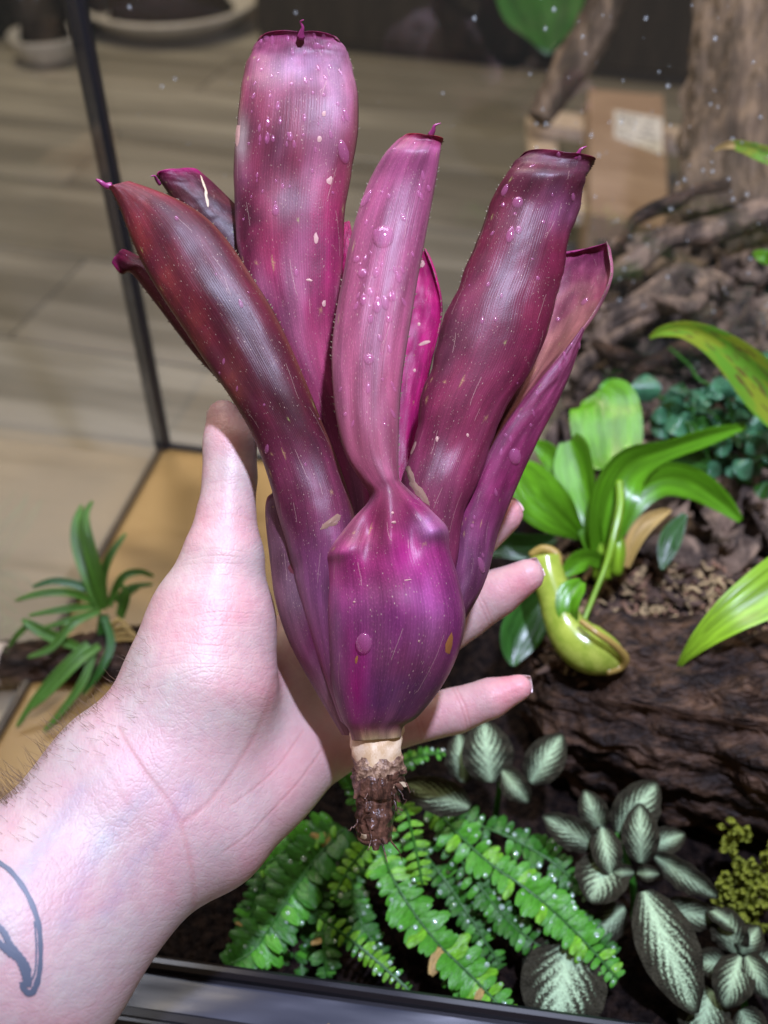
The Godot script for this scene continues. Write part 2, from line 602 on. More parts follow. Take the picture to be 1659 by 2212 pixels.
# st: rows from base to tip [left x, left y, right x, right y, left z, right z, bulge, arc]; x, y as seen, z and bulge cm towards the viewer
func brom_leaf(plant: Node3D, st: Array, o: Dictionary) -> Dictionary:
	var nr: int = o.get("nr", 84)
	var nc := 27
	var nz := noise(o.seed, 0.5, 3)
	var rows := []
	var cols := []
	var keys: Array = o.cols
	var pw: float = o.get("pw", 0.8)
	for i in nr:
		var t := float(i) / (nr - 1)
		var s := spline(st, t)
		var l := at(s[0], s[1], HELD - s[4])
		var r := at(s[2], s[3], HELD - s[5])
		var s2 := spline(st, minf(t + 0.01, 1.0))
		var s1 := spline(st, maxf(t - 0.01, 0.0))
		var al := (at((s2[0] + s2[2]) / 2, (s2[1] + s2[3]) / 2, HELD) - at((s1[0] + s1[2]) / 2, (s1[1] + s1[3]) / 2, HELD)).normalized()
		var mid := (l + r) * 0.5
		var half := (r - l) * 0.5
		var hd := half.normalized()
		var out := (eye - mid).normalized()
		out = (out - hd * out.dot(hd) * 0.8).normalized()
		var row := PackedVector3Array()
		var cr := PackedColorArray()
		var c := Color(keys[0][1], keys[0][2], keys[0][3])
		for k in keys.size() - 1:
			if t >= keys[k][0]:
				var f := clampf((t - keys[k][0]) / (keys[k + 1][0] - keys[k][0]), 0, 1)
				c = Color(keys[k][1], keys[k][2], keys[k][3]).lerp(Color(keys[k + 1][1], keys[k + 1][2], keys[k + 1][3]), f)
		for j in nc:
			var th := PI * j / (nc - 1)
			var x := -cos(th)
			var p: Vector3 = mid + half * x + out * (s[6] * 0.01 * pow(maxf(sin(th), 0.0), pw)) + al * (s[7] * 0.01 * 31.0 / FOCAL * pow(maxf(sin(PI * pow(th / PI, o.get("skew", 1.0))), 0.0), o.get("ap", 0.55)) * (1.0 - 0.12 * exp(-x * x * 16.0)))
			var q := px_of(p)
			for dn in o.get("dents", []):
				var e := Vector2((q.x - dn[0]) / dn[2], (q.y - dn[1]) / dn[3]).length_squared()
				if e < 6.0: p += out * (dn[4] * 0.01 * exp(-e))
			if o.has("wave") and t > 0.15:
				var edge := pow(absf(x), 5.0)
				p += (out * 0.6 + hd * signf(x)) * edge * 0.01 * o.wave * nz.get_noise_2d(t * 13.0, 40.0 if x > 0 else 0.0)
			p += out * 0.01 * o.get("rough", 0.04) * nz.get_noise_2d(x * 3.0, t * 14.0) * sin(th)
			row.append(p)
			var mo := smoothstep(0.0, 0.5, nz.get_noise_3d(x * 1.6, t * 9.0, 7.0) + o.get("mbias", 0.0))
			var cc := c.lerp(o.get("mott", c), mo * o.get("mamt", 0.6))
			if o.has("rimcol"):
				cc = cc.lerp(o.rimcol, smoothstep(0.86, 1.0, absf(x)) * 0.6)
			for pt in o.get("patches", []):
				var e2 := Vector2((q.x - pt[0]) / pt[2], (q.y - pt[1]) / pt[3]).length_squared()
				if e2 < 5.0: cc = cc.lerp(pt[4], pt[5] * clampf(exp(-e2 * 0.8) * (1.0 + 0.7 * nz.get_noise_2d(q.x * 0.05, q.y * 0.03)), 0.0, 1.0))
			if o.has("bloom"):
				cc = cc.lerp(Color(0.46, 0.22, 0.32), o.bloom * smoothstep(-0.05, 0.55, nz.get_noise_3d(x * 2.2 + 30.0, t * 7.0, 3.0) + 0.1))
			cr.append(cc)
		rows.append(row)
		cols.append(cr)
	var sh := shell(rows, o.get("thick", 0.07) * 0.01, eye - rows[nr / 2][nc / 2], cols)
	var leaf := put("leaf", sh.mesh, M.brom, plant)
	if o.has("label"): leaf.set_meta("label", o.label)
	# margin spines
	if o.get("spines", true):
		var v := PackedVector3Array()
		var ix := PackedInt32Array()
		var r2 := RandomNumberGenerator.new()
		r2.seed = o.seed
		for j in [0, nc - 1]:
			for i in range(int(nr * 0.52), nr - 2):
				if r2.randf() < 0.5: continue
				var p: Vector3 = rows[i][j].lerp(rows[i + 1][j], r2.randf())
				var dirv: Vector3 = (rows[i][j] - rows[i][nc / 2])
				dirv = (dirv - (eye - p).normalized() * dirv.dot((eye - p).normalized())).normalized()
				var alv: Vector3 = (rows[i + 1][j] - rows[i][j]).normalized()
				var k := v.size()
				var big := 0.0003 + 0.00025 * r2.randf()
				var nn := dirv.cross(alv)
				v.append_array([p + alv * big * 0.6, p - alv * big * 0.6 + nn * big * 0.4, p - alv * big * 0.6 - nn * big * 0.4, p + dirv * big * 1.3 + alv * big * 0.9])
				ix.append_array([k, k + 1, k + 3, k + 1, k + 2, k + 3, k + 2, k, k + 3])
		var sm := put("edge_spines", commit(v, PackedVector2Array(), PackedColorArray(), ix, true), M.spine, leaf)
		sm.set_meta("kind", "stuff")
	# hooked tip
	if o.has("mucro"):
		var pts := []
		var rad := []
		for q in smooth_pts(o.mucro, 9):
			pts.append(at(q[0], q[1], HELD - q[2]))
			rad.append(q[3] * 0.01)
		put("leaf_tip", tube(pts, rad, 7), M.mucro, leaf)
	# water
	var drops: Array = o.get("drops", [])
	for q in drops:
		var hit := on_leaf(rows, sh.n, q[0], q[1])
		put("water_drop", drop_mesh(hit[0], hit[1], q[2] * 31.0 / FOCAL * 0.01, q[3]), M.water, leaf)
	var nd: int = o.get("mist", 0)
	if nd > 0:
		var r3 := RandomNumberGenerator.new()
		r3.seed = o.seed + 3
		var st2 := SurfaceTool.new()
		st2.begin(Mesh.PRIMITIVE_TRIANGLES)
		for k in nd:
			var i := int(nr * r3.randf_range(o.get("mist_lo", 0.35), 0.95))
			var j := r3.randi_range(5, nc - 6)
			st2.append_from(drop_mesh(rows[i][j], sh.n[i][j], 0.01 * r3.randf_range(0.025, 0.075), r3.randf_range(1.0, 2.2)), 0, Transform3D.IDENTITY)
		var dm := put("fine_droplets", st2.commit(), M.water, leaf)
		dm.set_meta("kind", "stuff")
	return {"node": leaf, "rows": rows, "n": sh.n}

func nearest(rows: Array, n: Array, px: float, py: float) -> Array:
	var best := 1e9
	var o := [Vector3.ZERO, Vector3.UP]
	for i in rows.size():
		for j in range(2, rows[i].size() - 2):
			var q := px_of(rows[i][j])
			var e := (q.x - px) * (q.x - px) + (q.y - py) * (q.y - py)
			if e < best:
				best = e
				o = [rows[i][j], n[i][j]]
	return o

func on_leaf(rows: Array, n: Array, px: float, py: float) -> Array:
	var hit := nearest(rows, n, px, py)
	var dir := at(px, py, 1.0) - eye
	var nn: Vector3 = hit[1]
	return [eye + dir * ((hit[0] - eye).dot(nn) / dir.dot(nn)), nn]

# a flat mark lying on a leaf: px outline centre, radii, turn
func mark(leaf: Dictionary, called: String, cx: float, cy: float, rx: float, ry: float, deg: float, mat: Material, lift := 0.00012) -> void:
	var rows := []
	var nz := noise(int(cx), 0.9, 2)
	for i in 7:
		var row := PackedVector3Array()
		for j in 9:
			var an := TAU * j / 8.0
			var k := (0.02 + i / 6.0) * (1.0 + 0.35 * nz.get_noise_2d(cos(an) * 2.0, sin(an) * 2.0))
			var q := Vector2(cos(an) * rx * k, sin(an) * ry * k).rotated(deg_to_rad(deg))
			var h := on_leaf(leaf.rows, leaf.n, cx + q.x, cy + q.y)
			row.append(h[0] + h[1] * lift * (1.2 - i / 6.0))
		rows.append(row)
	put(called, shell(rows, 0.00005, eye - rows[0][0]).mesh, mat, leaf.node)

func drop_mesh(p: Vector3, n: Vector3, r: float, stretch: float) -> ArrayMesh:
	var dn := (Vector3.DOWN - n * Vector3.DOWN.dot(n)).normalized()
	var sd := n.cross(dn)
	var v := PackedVector3Array()
	var ix := PackedInt32Array()
	var rings := 5
	var sg := 12
	v.append(p + n * r * 0.55)
	for i in range(1, rings + 1):
		var a := PI * 0.62 * i / rings
		for j in sg:
			var b := TAU * j / sg
			var y := cos(b) * stretch * (1.0 if cos(b) > 0 else 1.0 + 0.25 * (stretch - 1.0))
			var x := sin(b) * (1.0 - 0.22 * (stretch - 1.0) * (1.0 if cos(b) < 0 else 0.0) * -cos(b))
			v.append(p + (sd * x + dn * y) * r * sin(a) + n * r * 0.55 * cos(a))
	v.append(p - n * r * 0.3)
	for j in sg:
		var k := (j + 1) % sg
		ix.append_array([0, 1 + k, 1 + j])
		for i in range(rings - 1):
			quad(ix, 1 + i * sg + j, 1 + i * sg + k, 1 + (i + 1) * sg + k, 1 + (i + 1) * sg + j)
		ix.append_array([v.size() - 1, 1 + (rings - 1) * sg + j, 1 + (rings - 1) * sg + k])
	ix = fix_out(v, ix, p, n, sg)
	return commit(v, PackedVector2Array(), PackedColorArray(), ix)

func bromeliad() -> void:
	var plant := base("bromeliad", at(808, 1810, HELD), "purple bromeliad with strap leaves and bare brown stem held in the hand", "plant")
	var P := func(r: float, g: float, b: float) -> Color: return Color(r, g, b)
	# back leaf left, its hooked tip showing above
	var tucked := brom_leaf(plant, [[560, 900, 640, 900, -1.5, -1.5, 0.6, 0], [505, 700, 615, 690, -1.5, -1.5, 0.7, 0], [440, 540, 570, 520, -1.4, -1.6, 0.7, 0], [385, 450, 520, 455, -1.0, -1.6, 0.6, 6], [348, 395, 470, 405, -0.6, -1.5, 0.5, 12], [343, 378, 432, 372, -0.2, -1.2, 0.2, 16]],
		{"seed": 101, "cols": [[0, 0.1, 0.0224, 0.03], [0.7, 0.1, 0.0246, 0.03], [0.9, 0.16, 0.0168, 0.0525], [1, 0.42, 0.0112, 0.15]], "mott": Color(0.05, 0.02, 0.03), "mucro": [[345, 398, -0.2, 0.063], [338, 388, 0.0, 0.056], [334, 380, 0.2, 0.035], [326, 381, 0.3, 0.014]],
		"label": "dark leaf tucked behind, with a magenta hooked tip"})
	# back leaf far left, low
	var outer := brom_leaf(plant, [[742, 1588, 790, 1590, -0.8, -0.2, 0.3, 0], [682, 1484, 790, 1490, -0.9, -0.1, 0.8, 0], [632, 1390, 790, 1390, -0.9, 0.0, 1.1, 0], [601, 1300, 780, 1300, -0.8, 0.0, 1.2, 0], [585, 1200, 760, 1200, -0.7, -0.2, 1.1, 0], [575, 1115, 720, 1110, -0.7, -0.4, 0.9, 0], [577, 1076, 690, 1050, -0.8, -0.8, 0.7, 0], [590, 1050, 640, 1000, -1.3, -1.6, 0.5, 0], [556, 955, 600, 930, -1.7, -1.7, 0.4, 0], [490, 845, 560, 800, -1.7, -1.8, 0.4, 0], [415, 760, 490, 715, -1.7, -1.8, 0.4, 0], [335, 655, 410, 620, -1.6, -1.8, 0.4, 0], [285, 592, 345, 572, -1.4, -1.7, 0.35, 0], [262, 592, 292, 552, -1.0, -1.6, 0.3, 8], [243, 570, 268, 542, -0.6, -1.4, 0.15, 8]],
		{"seed": 102, "nr": 110, "cols": [[0.0, 0.30, 0.12, 0.14], [0.06, 0.24, 0.09, 0.15], [0.3, 0.26, 0.12, 0.17], [0.42, 0.17, 0.05, 0.09], [0.5, 0.13, 0.03, 0.04], [0.9, 0.15, 0.03, 0.04], [0.96, 0.3, 0.012, 0.09], [1.0, 0.2, 0.01, 0.08]], "patches": [[690, 1380, 40, 60, Color(0.20, 0.02, 0.10), 0.8], [640, 1280, 26, 40, Color(0.33, 0.20, 0.26), 0.7], [592, 1120, 20, 50, Color(0.10, 0.03, 0.05), 0.8], [700, 1500, 20, 40, Color(0.34, 0.16, 0.22), 0.7]], "mott": Color(0.08, 0.02, 0.03), "label": "low leaf on the left with a short magenta curled tip"})
	# inner bright leaves seen between the outer ones
	var inner := brom_leaf(plant, [[815, 1080, 900, 1080, -0.6, -0.6, -0.3, 0], [830, 950, 895, 960, -1.0, -1.0, -0.4, 0], [840, 800, 925, 800, -1.2, -1.2, -0.4, 0], [850, 690, 952, 680, -1.3, -1.3, -0.4, 0], [870, 600, 940, 600, -1.4, -1.4, -0.3, 8], [896, 548, 918, 540, -1.4, -1.4, -0.1, 8]],
		{"seed": 103, "cols": [[0, 0.3, 0.0112, 0.09], [0.5, 0.46, 0.0134, 0.15], [1, 0.52, 0.0224, 0.15]], "mott": Color(0.30, 0.01, 0.11), "mamt": 0.5, "label": "bright magenta inner leaf standing in the middle"})
	brom_leaf(plant, [[735, 760, 800, 760, -1.6, -1.6, 0.2, 0], [735, 640, 790, 640, -1.6, -1.6, 0.2, 0], [738, 540, 770, 545, -1.6, -1.6, 0.2, 0], [742, 484, 756, 480, -1.6, -1.6, 0.05, 4]],
		{"seed": 104, "nr": 40, "cols": [[0, 0.3, 0.0134, 0.0975], [1, 0.45, 0.0168, 0.1125]], "spines": false})
	# far right folded leaf: inner face, then its outer side
	brom_leaf(plant, [[985, 1120, 1040, 1040, -0.2, -0.6, -0.3, 0], [1010, 1040, 1080, 940, -0.6, -0.4, -0.4, 0], [1060, 930, 1130, 868, -0.9, -0.1, -0.5, 0], [1110, 830, 1195, 785, -1.1, 0.0, -0.6, 0], [1140, 730, 1262, 703, -1.3, 0.0, -0.7, 0], [1160, 650, 1301, 640, -1.4, -0.1, -0.7, 0], [1175, 590, 1318, 590, -1.4, -0.3, -0.6, 0], [1195, 555, 1314, 548, -1.4, -0.4, -0.4, 2], [1220, 545, 1310, 521, -1.4, -0.4, -0.15, -8]],
		{"seed": 105, "cols": [[0, 0.34, 0.112, 0.15], [0.45, 0.36, 0.1456, 0.12], [0.66, 0.34, 0.1232, 0.1275], [0.85, 0.34, 0.0616, 0.15], [1, 0.4, 0.0336, 0.195]], "mott": Color(0.20, 0.02, 0.07), "mamt": 0.6, "mbias": 0.0, "rimcol": Color(0.5, 0.2, 0.25), "thick": 0.08,
		"drops": [[1262, 652, 7, 1.5], [1205, 690, 6, 1.0]], "label": "folded leaf at the far right showing its pale inner face"})
	brom_leaf(plant, [[900, 1420, 960, 1400, -0.8, -1.4, 0.6, 0], [940, 1350, 1000, 1330, -0.2, -1.0, 0.8, 0], [975, 1230, 1040, 1240, 0.3, -0.8, 0.7, 0], [990, 1130, 1072, 1145, 0.2, -0.7, 0.6, 0], [1022, 1045, 1118, 1040, 0.1, -0.6, 0.55, 0], [1078, 935, 1160, 950, 0.1, -0.5, 0.45, 0], [1140, 850, 1202, 870, 0.1, -0.4, 0.35, 0], [1205, 775, 1235, 795, 0.1, -0.3, 0.2, 0], [1258, 706, 1262, 712, 0.05, -0.1, 0.05, 0]],
		{"seed": 106, "cols": [[0, 0.18, 0.056, 0.1125], [0.3, 0.22, 0.0616, 0.1425], [0.5, 0.28, 0.0336, 0.12], [1, 0.26, 0.056, 0.1125]], "mott": Color(0.34, 0.18, 0.27), "mamt": 0.4, "mbias": -0.15, "spines": false,
		"drops": [[1112, 986, 15, 1.2], [1040, 1222, 10, 1.8], [1092, 940, 5, 1.0], [1120, 900, 4, 1.0]], "mist": 14, "mist_lo": 0.3, "label": "outer side of the far right folded leaf"})
	# right big leaf
	var right := brom_leaf(plant, [[820, 1380, 960, 1330, 0.3, -0.2, 0.9, 0], [835, 1230, 985, 1215, 0.6, 0.1, 1, 0], [850, 1120, 995, 1130, 0.6, 0.2, 1, 0], [868, 1035, 1022, 1050, 0.5, 0.3, 1, 0], [888, 955, 1058, 962, 0.5, 0.3, 0.792, 0], [905, 880, 1098, 875, 0.5, 0.4, 0.864, 0], [925, 810, 1150, 800, 0.5, 0.4, 0.936, 0], [946, 735, 1185, 712, 0.5, 0.3, 1.008, 0], [972, 655, 1198, 640, 0.4, 0.3, 1.008, 0], [1002, 585, 1214, 580, 0.4, 0.2, 0.936, 0], [1030, 510, 1230, 520, 0.3, 0.2, 0.936, 4], [1060, 440, 1246, 450, 0.3, 0.2, 0.864, 8], [1090, 385, 1264, 395, 0.5, 0.5, 0.864, 14], [1106, 362, 1274, 374, 0.3, 0.4, 0.8, 18], [1114, 350, 1281, 360, 0.32, 0.5, 0.7, 22], [1128, 338, 1289, 348, 0.5, 0.75, 0.6, 24]],
		{"seed": 107, "nr": 110, "ap": 0.8, "skew": 0.62, "cols": [[0, 0.24, 0.042, 0.109], [0.25, 0.264, 0.0336, 0.0892], [0.5, 0.18, 0.0202, 0.0496], [0.72, 0.144, 0.0185, 0.0396], [0.88, 0.102, 0.0218, 0.0377], [0.94, 0.108, 0.0168, 0.0396], [1, 0.192, 0.0067, 0.0396]], "bloom": 0.08, "mott": Color(0.09, 0.02, 0.03), "mamt": 0.7, "wave": 0.16,
		"mucro": [[1240, 342, 0.95, 0.112], [1249, 332, 1.1, 0.07], [1255, 322, 1.2, 0.042], [1267, 316, 1.2, 0.014]],
		"drops": [[1118, 438, 12, 1.1], [1102, 508, 9, 1.9], [1112, 462, 4, 1.0], [1090, 412, 7, 1.8], [1120, 497, 7, 1.3], [1150, 560, 3, 1]], "mist": 16,
		"patches": [[1190, 395, 80, 34, Color(0.085, 0.028, 0.035), 0.55], [1210, 450, 40, 40, Color(0.25, 0.08, 0.16), 0.6], [1000, 900, 60, 90, Color(0.26, 0.05, 0.09), 0.5], [960, 1080, 50, 60, Color(0.24, 0.05, 0.10), 0.5]],
		"label": "dark wine coloured leaf on the right, wavy along its right edge"})
	# tall leaf
	var tall := brom_leaf(plant, [[690, 1220, 800, 1215, -1.2, -1, 0.5, 0], [700, 1100, 812, 1095, -1.4, -1.1, 0.5, 0], [660, 960, 780, 950, -1.2, -1.1, 0.408, 0], [620, 840, 745, 830, -1, -1, 0.544, 0], [575, 740, 732, 730, -0.9, -0.9, 0.612, 0], [538, 640, 736, 640, -0.7, -0.8, 0.68, 0], [515, 545, 741, 550, -0.6, -0.7, 0.68, 0], [506, 450, 745, 455, -0.5, -0.6, 0.68, 0], [504, 365, 758, 370, -0.4, -0.5, 0.68, 0], [509, 285, 772, 290, -0.2, -0.3, 0.68, 2], [519, 205, 775, 212, -0.25, -0.3, 0.72, 6], [529, 152, 766, 160, -0.5, -0.55, 0.62, 10], [537, 128, 757, 134, -0.62, -0.66, 0.58, 16], [545, 111, 750, 117, -0.55, -0.6, 0.54, 22], [553, 98, 742, 104, -0.45, -0.48, 0.5, 25], [566, 88, 729, 92, -0.22, -0.25, 0.42, 25]],
		{"seed": 108, "nr": 110, "ap": 0.62, "cols": [[0, 0.38, 0.0625, 0.1584], [0.2, 0.38, 0.0521, 0.132], [0.45, 0.3135, 0.0347, 0.0858], [0.6, 0.266, 0.0556, 0.0858], [0.75, 0.285, 0.059, 0.1122], [0.9, 0.3135, 0.0694, 0.1452], [0.93, 0.323, 0.0558, 0.1558], [0.965, 0.285, 0.0186, 0.0984], [1, 0.247, 0.005, 0.0738]], "bloom": 0.32, "mott": Color(0.15, 0.03, 0.055), "mamt": 0.65, "rimcol": Color(0.16, 0.08, 0.05), "wave": 0.06,  # tip keys deepen: magenta tip pigment plus painted shade of the lip
		"mucro": [[650, 80, 0.1, 0.14], [651, 70, 0.25, 0.084], [654, 58, 0.4, 0.049], [649, 47, 0.5, 0.035], [656, 43, 0.6, 0.014]],
		"drops": [[684, 102, 9, 1.1], [711, 100, 7, 1.2], [742, 330, 13, 1.8], [627, 296, 6, 1.6], [577, 300, 6, 2.0], [672, 172, 4, 1], [600, 230, 5, 2], [748, 250, 6, 2.2], [595, 455, 8, 1.5], [640, 590, 5, 1.6], [605, 262, 4, 2.1], [560, 278, 4, 2.0], [730, 225, 4, 1.3], [700, 205, 4, 1.2], [575, 82, 7, 1.2], [655, 292, 4, 1.0]], "mist": 70, "mist_lo": 0.45,
		"patches": [[530, 470, 42, 110, Color(0.10, 0.018, 0.035), 0.9], [625, 440, 34, 40, Color(0.33, 0.24, 0.26), 0.7], [690, 560, 60, 120, Color(0.42, 0.02, 0.13), 0.7], [600, 640, 40, 60, Color(0.20, 0.02, 0.07), 0.6], [648, 150, 60, 36, Color(0.48, 0.30, 0.46), 0.6], [520, 300, 12, 40, Color(0.5, 0.42, 0.36), 0.8], [730, 190, 24, 80, Color(0.45, 0.3, 0.42), 0.4]],  # pale lavender patch under the tip: waxy bloom and a painted highlight
		"label": "tallest leaf, broad and rounded at the top with a short spike"})
	# left big leaf
	var left := brom_leaf(plant, [[738, 1560, 765, 1585, -0.4, 0.2, 0.3, 0], [694, 1440, 770, 1490, -0.3, 0.4, 0.8, 0], [656, 1310, 775, 1340, -0.1, 0.5, 1.1, 0], [628, 1200, 778, 1205, 0.2, 0.6, 1.1, 0], [604, 1125, 768, 1125, 0.4, 0.5, 1.0, 0], [588, 1062, 752, 1062, 0.5, 0.4, 0.9, 0], [566, 992, 726, 985, 0.5, 0.4, 0.792, 0], [540, 930, 697, 915, 0.6, 0.5, 0.792, 0], [498, 858, 664, 832, 0.6, 0.6, 0.864, 0], [450, 790, 628, 748, 0.6, 0.6, 0.864, 0], [400, 715, 590, 670, 0.6, 0.6, 0.864, 0], [350, 640, 546, 600, 0.7, 0.6, 0.864, 0], [311, 575, 498, 528, 0.7, 0.6, 0.792, 0], [282, 512, 450, 474, 0.8, 0.6, 0.72, 0], [262, 458, 398, 438, 0.9, 0.7, 0.576, 2], [246, 422, 340, 412, 1.1, 0.9, 0.36, 4], [236, 404, 282, 392, 1.3, 1.1, 0.18, 4]],
		{"seed": 109, "nr": 120, "cols": [[0, 0.299, 0.0862, 0.1744], [0.14, 0.276, 0.0784, 0.1949], [0.28, 0.1725, 0.0314, 0.0718], [0.45, 0.0978, 0.0125, 0.0246], [0.8, 0.115, 0.0141, 0.0236], [1, 0.23, 0.0235, 0.0359]], "bloom": 0.03, "mott": Color(0.055, 0.018, 0.020), "mamt": 0.6, "rimcol": Color(0.20, 0.07, 0.035),
		"mucro": [[240, 402, 1.2, 0.126], [228, 401, 1.3, 0.091], [217, 393, 1.4, 0.07], [208, 388, 1.4, 0.035]],
		"drops": [[560, 540, 3, 1], [690, 905, 3, 1]], "mist": 10, "dents": [[640, 1225, 12, 14, -0.1], [610, 1150, 25, 50, -0.1]],
		"patches": [[300, 520, 26, 60, Color(0.26, 0.035, 0.025), 0.7], [360, 640, 28, 70, Color(0.26, 0.04, 0.03), 0.7], [420, 735, 26, 70, Color(0.28, 0.05, 0.035), 0.7], [500, 850, 22, 70, Color(0.30, 0.07, 0.045), 0.6], [290, 420, 40, 25, Color(0.25, 0.05, 0.045), 0.6], [640, 1130, 50, 40, Color(0.13, 0.02, 0.05), 0.6], [650, 1400, 40, 70, Color(0.20, 0.02, 0.10), 0.6], [640, 1300, 40, 60, Color(0.26, 0.12, 0.19), 0.6]],
		"label": "large dark leaf leaning left, reddish along its lower edge"})
	# centre leaf with its swollen sheath in front
	var centre := brom_leaf(plant, [[760, 1596, 866, 1592, 0.2, 0.1, 0.62, -5], [752, 1572, 872, 1568, 0.3, 0.2, 0.75, -6], [736, 1545, 905, 1545, 0.3, 0.1, 1.1, -4], [716, 1480, 955, 1480, 0.2, 0, 1.8, 0], [706, 1400, 988, 1410, 0.2, 0, 2.3, 0], [701, 1320, 1003, 1335, 0.3, 0.1, 2.5, 0], [702, 1262, 990, 1258, 0.4, 0.2, 2.3, 0], [703, 1220, 972, 1190, 0.6, 0.5, 2.05, 0], [705, 1197, 968, 1146, 0.8, 0.8, 1.8, 0], [724, 1168, 950, 1120, 1, 1, 1.5, 0], [762, 1120, 908, 1080, 1.25, 1.25, 1.1, 0], [798, 1076, 868, 1042, 1.4, 1.4, 0.8, 0], [780, 1040, 862, 1026, 1.45, 1.45, 0.8, 0], [748, 985, 861, 985, 1.5, 1.6, 0.666, 0], [728, 910, 862, 910, 1.4, 1.5, 0.74, 0], [719, 835, 867, 835, 1.3, 1.4, 0.74, 0], [717, 755, 877, 760, 1.2, 1.3, 0.74, 0], [726, 675, 890, 680, 1.1, 1.2, 0.74, 0], [741, 595, 903, 600, 1, 1.1, 0.74, 0], [757, 515, 918, 520, 0.9, 1, 0.74, 2], [776, 448, 931, 450, 0.9, 1, 0.666, 4], [797, 392, 943, 385, 1, 1.1, 0.592, 8], [826, 340, 950, 335, 1.3, 1.3, 0.518, 12], [850, 312, 953, 314, 1.15, 1.2, 0.444, 16], [866, 299, 957, 303, 1.3, 1.4, 0.37, 16]],
		{"seed": 110, "nr": 170, "ap": 0.8, "skew": 0.65, "cols": [[0, 0.72, 0.6048, 0.2987], [0.018, 0.66, 0.4704, 0.246], [0.045, 0.3, 0.1008, 0.1142], [0.07, 0.22, 0.0538, 0.1208], [0.2, 0.33, 0.0493, 0.2116], [0.3, 0.42, 0.0314, 0.1889], [0.4, 0.34, 0.0448, 0.1284], [0.55, 0.38, 0.0986, 0.1511], [0.75, 0.4, 0.0986, 0.1813], [0.93, 0.38, 0.0896, 0.1964], [0.97, 0.3, 0.0179, 0.0755], [1, 0.42, 0.0054, 0.0189]], "bloom": 0.18, "mott": Color(0.28, 0.07, 0.12), "mamt": 0.5, "rimcol": Color(0.40, 0.19, 0.22),  # tip keys: lip shade, then red of light shining through, painted in
		"mucro": [[930, 292, 1.6, 0.105], [936, 281, 1.75, 0.07], [939, 271, 1.85, 0.042], [952, 266, 1.85, 0.014]],
		"dents": [[800, 1150, 22, 60, -0.5], [886, 1158, 22, 48, -0.42], [738, 1190, 22, 22, 0.22], [942, 1146, 24, 20, 0.3], [842, 1130, 16, 90, 0.22], [815, 1420, 26, 150, -0.08]],
		"drops": [[828, 512, 22, 1.1], [797, 776, 11, 1.1], [815, 660, 10, 1.7], [800, 632, 8, 1.3], [832, 655, 8, 1.8], [845, 642, 7, 1.4], [785, 648, 7, 1.8], [783, 590, 11, 1.0], [812, 590, 7, 1.6], [786, 1390, 17, 1.3], [800, 690, 6, 1.6], [840, 690, 6, 1.3], [790, 430, 9, 2.0], [870, 470, 5, 1.6], [860, 600, 6, 2.0], [770, 560, 7, 1.2], [820, 730, 5, 1.5], [795, 840, 5, 2.2], [905, 420, 5, 1.5]], "mist": 40, "mist_lo": 0.55,
		"patches": [[855, 1500, 110, 48, Color(0.13, 0.035, 0.12), 0.85], [768, 1450, 22, 90, Color(0.34, 0.006, 0.15), 0.8], [755, 1235, 46, 34, Color(0.50, 0.02, 0.20), 0.8], [905, 1215, 60, 30, Color(0.48, 0.02, 0.22), 0.7], [930, 1140, 30, 26, Color(0.42, 0.26, 0.46), 0.6], [770, 1160, 20, 30, Color(0.20, 0.05, 0.06), 0.6], [920, 1320, 50, 90, Color(0.42, 0.12, 0.34), 0.5], [722, 1400, 14, 130, Color(0.40, 0.16, 0.34), 0.5], [905, 1085, 18, 16, Color(0.45, 0.01, 0.2), 0.7]],  # dark violet foot is painted shade; pale patches at right are painted highlights
		"label": "centre leaf in front, narrow above its swollen violet sheath"})
	for q in [[970, 1393, 7, 24, 12], [770, 1425, 3, 9, 10]]: mark(centre, "scar", q[0], q[1], q[2], q[3], q[4], M.scar)
	for q in [[850, 1128, 5, 3, 0], [848, 1108, 3, 3, 0], [880, 1253, 8, 1.5, -8], [765, 1300, 3, 2, 0], [905, 1385, 2, 3, 0]]: mark(centre, "fleck", q[0], q[1], q[2], q[3], q[4], M.fleck)
	mark(outer, "bite_hole", 637, 1226, 13, 15, 0, M.pit)
	mark(outer, "scar", 641, 1236, 7, 6, 30, M.dry, 0.0003)
	for q in [[715, 1128, 26, 9, -35], [722, 1130, 8, 5, -30]]: mark(left, "pooled_water", q[0], q[1], q[2], q[3], q[4], M.pool, 0.0003)
	for q in [[905, 1062, 9, 34, -38], [886, 1026, 7, 22, -20]]: mark(right, "pooled_water", q[0], q[1], q[2], q[3], q[4], M.pool, 0.0003)
	for q in [[893, 968, 3, 16, 22], [944, 948, 3, 6, 0], [1010, 940, 3, 4, 0]]: mark(right, "fleck", q[0], q[1], q[2], q[3], q[4], M.fleck)
	for q in [[514, 290, 5, 26, 4], [683, 515, 5, 12, 0], [712, 390, 6, 9, 20], [690, 300, 5, 7, 0], [668, 605, 7, 3, 10], [700, 655, 4, 7, 0], [700, 245, 4, 6, 0]]: mark(tall, "fleck", q[0], q[1], q[2], q[3], q[4], M.fleck)
	for q in [[440, 398, 2.2, 22, -20], [447, 432, 3.0, 18, -12]]: mark(tucked, "dry_edge", q[0], q[1], q[2], q[3], q[4], M.dry)
	for q in [[912, 570, 5, 8, 0], [918, 740, 14, 4, -20], [895, 800, 3, 4, 0], [905, 700, 3, 4, 0]]: mark(inner, "fleck", q[0], q[1], q[2], q[3], q[4], M.fleck)
	# stem
	var nz := noise(77, 2.2, 3)
	var pts := []
	var rad := []
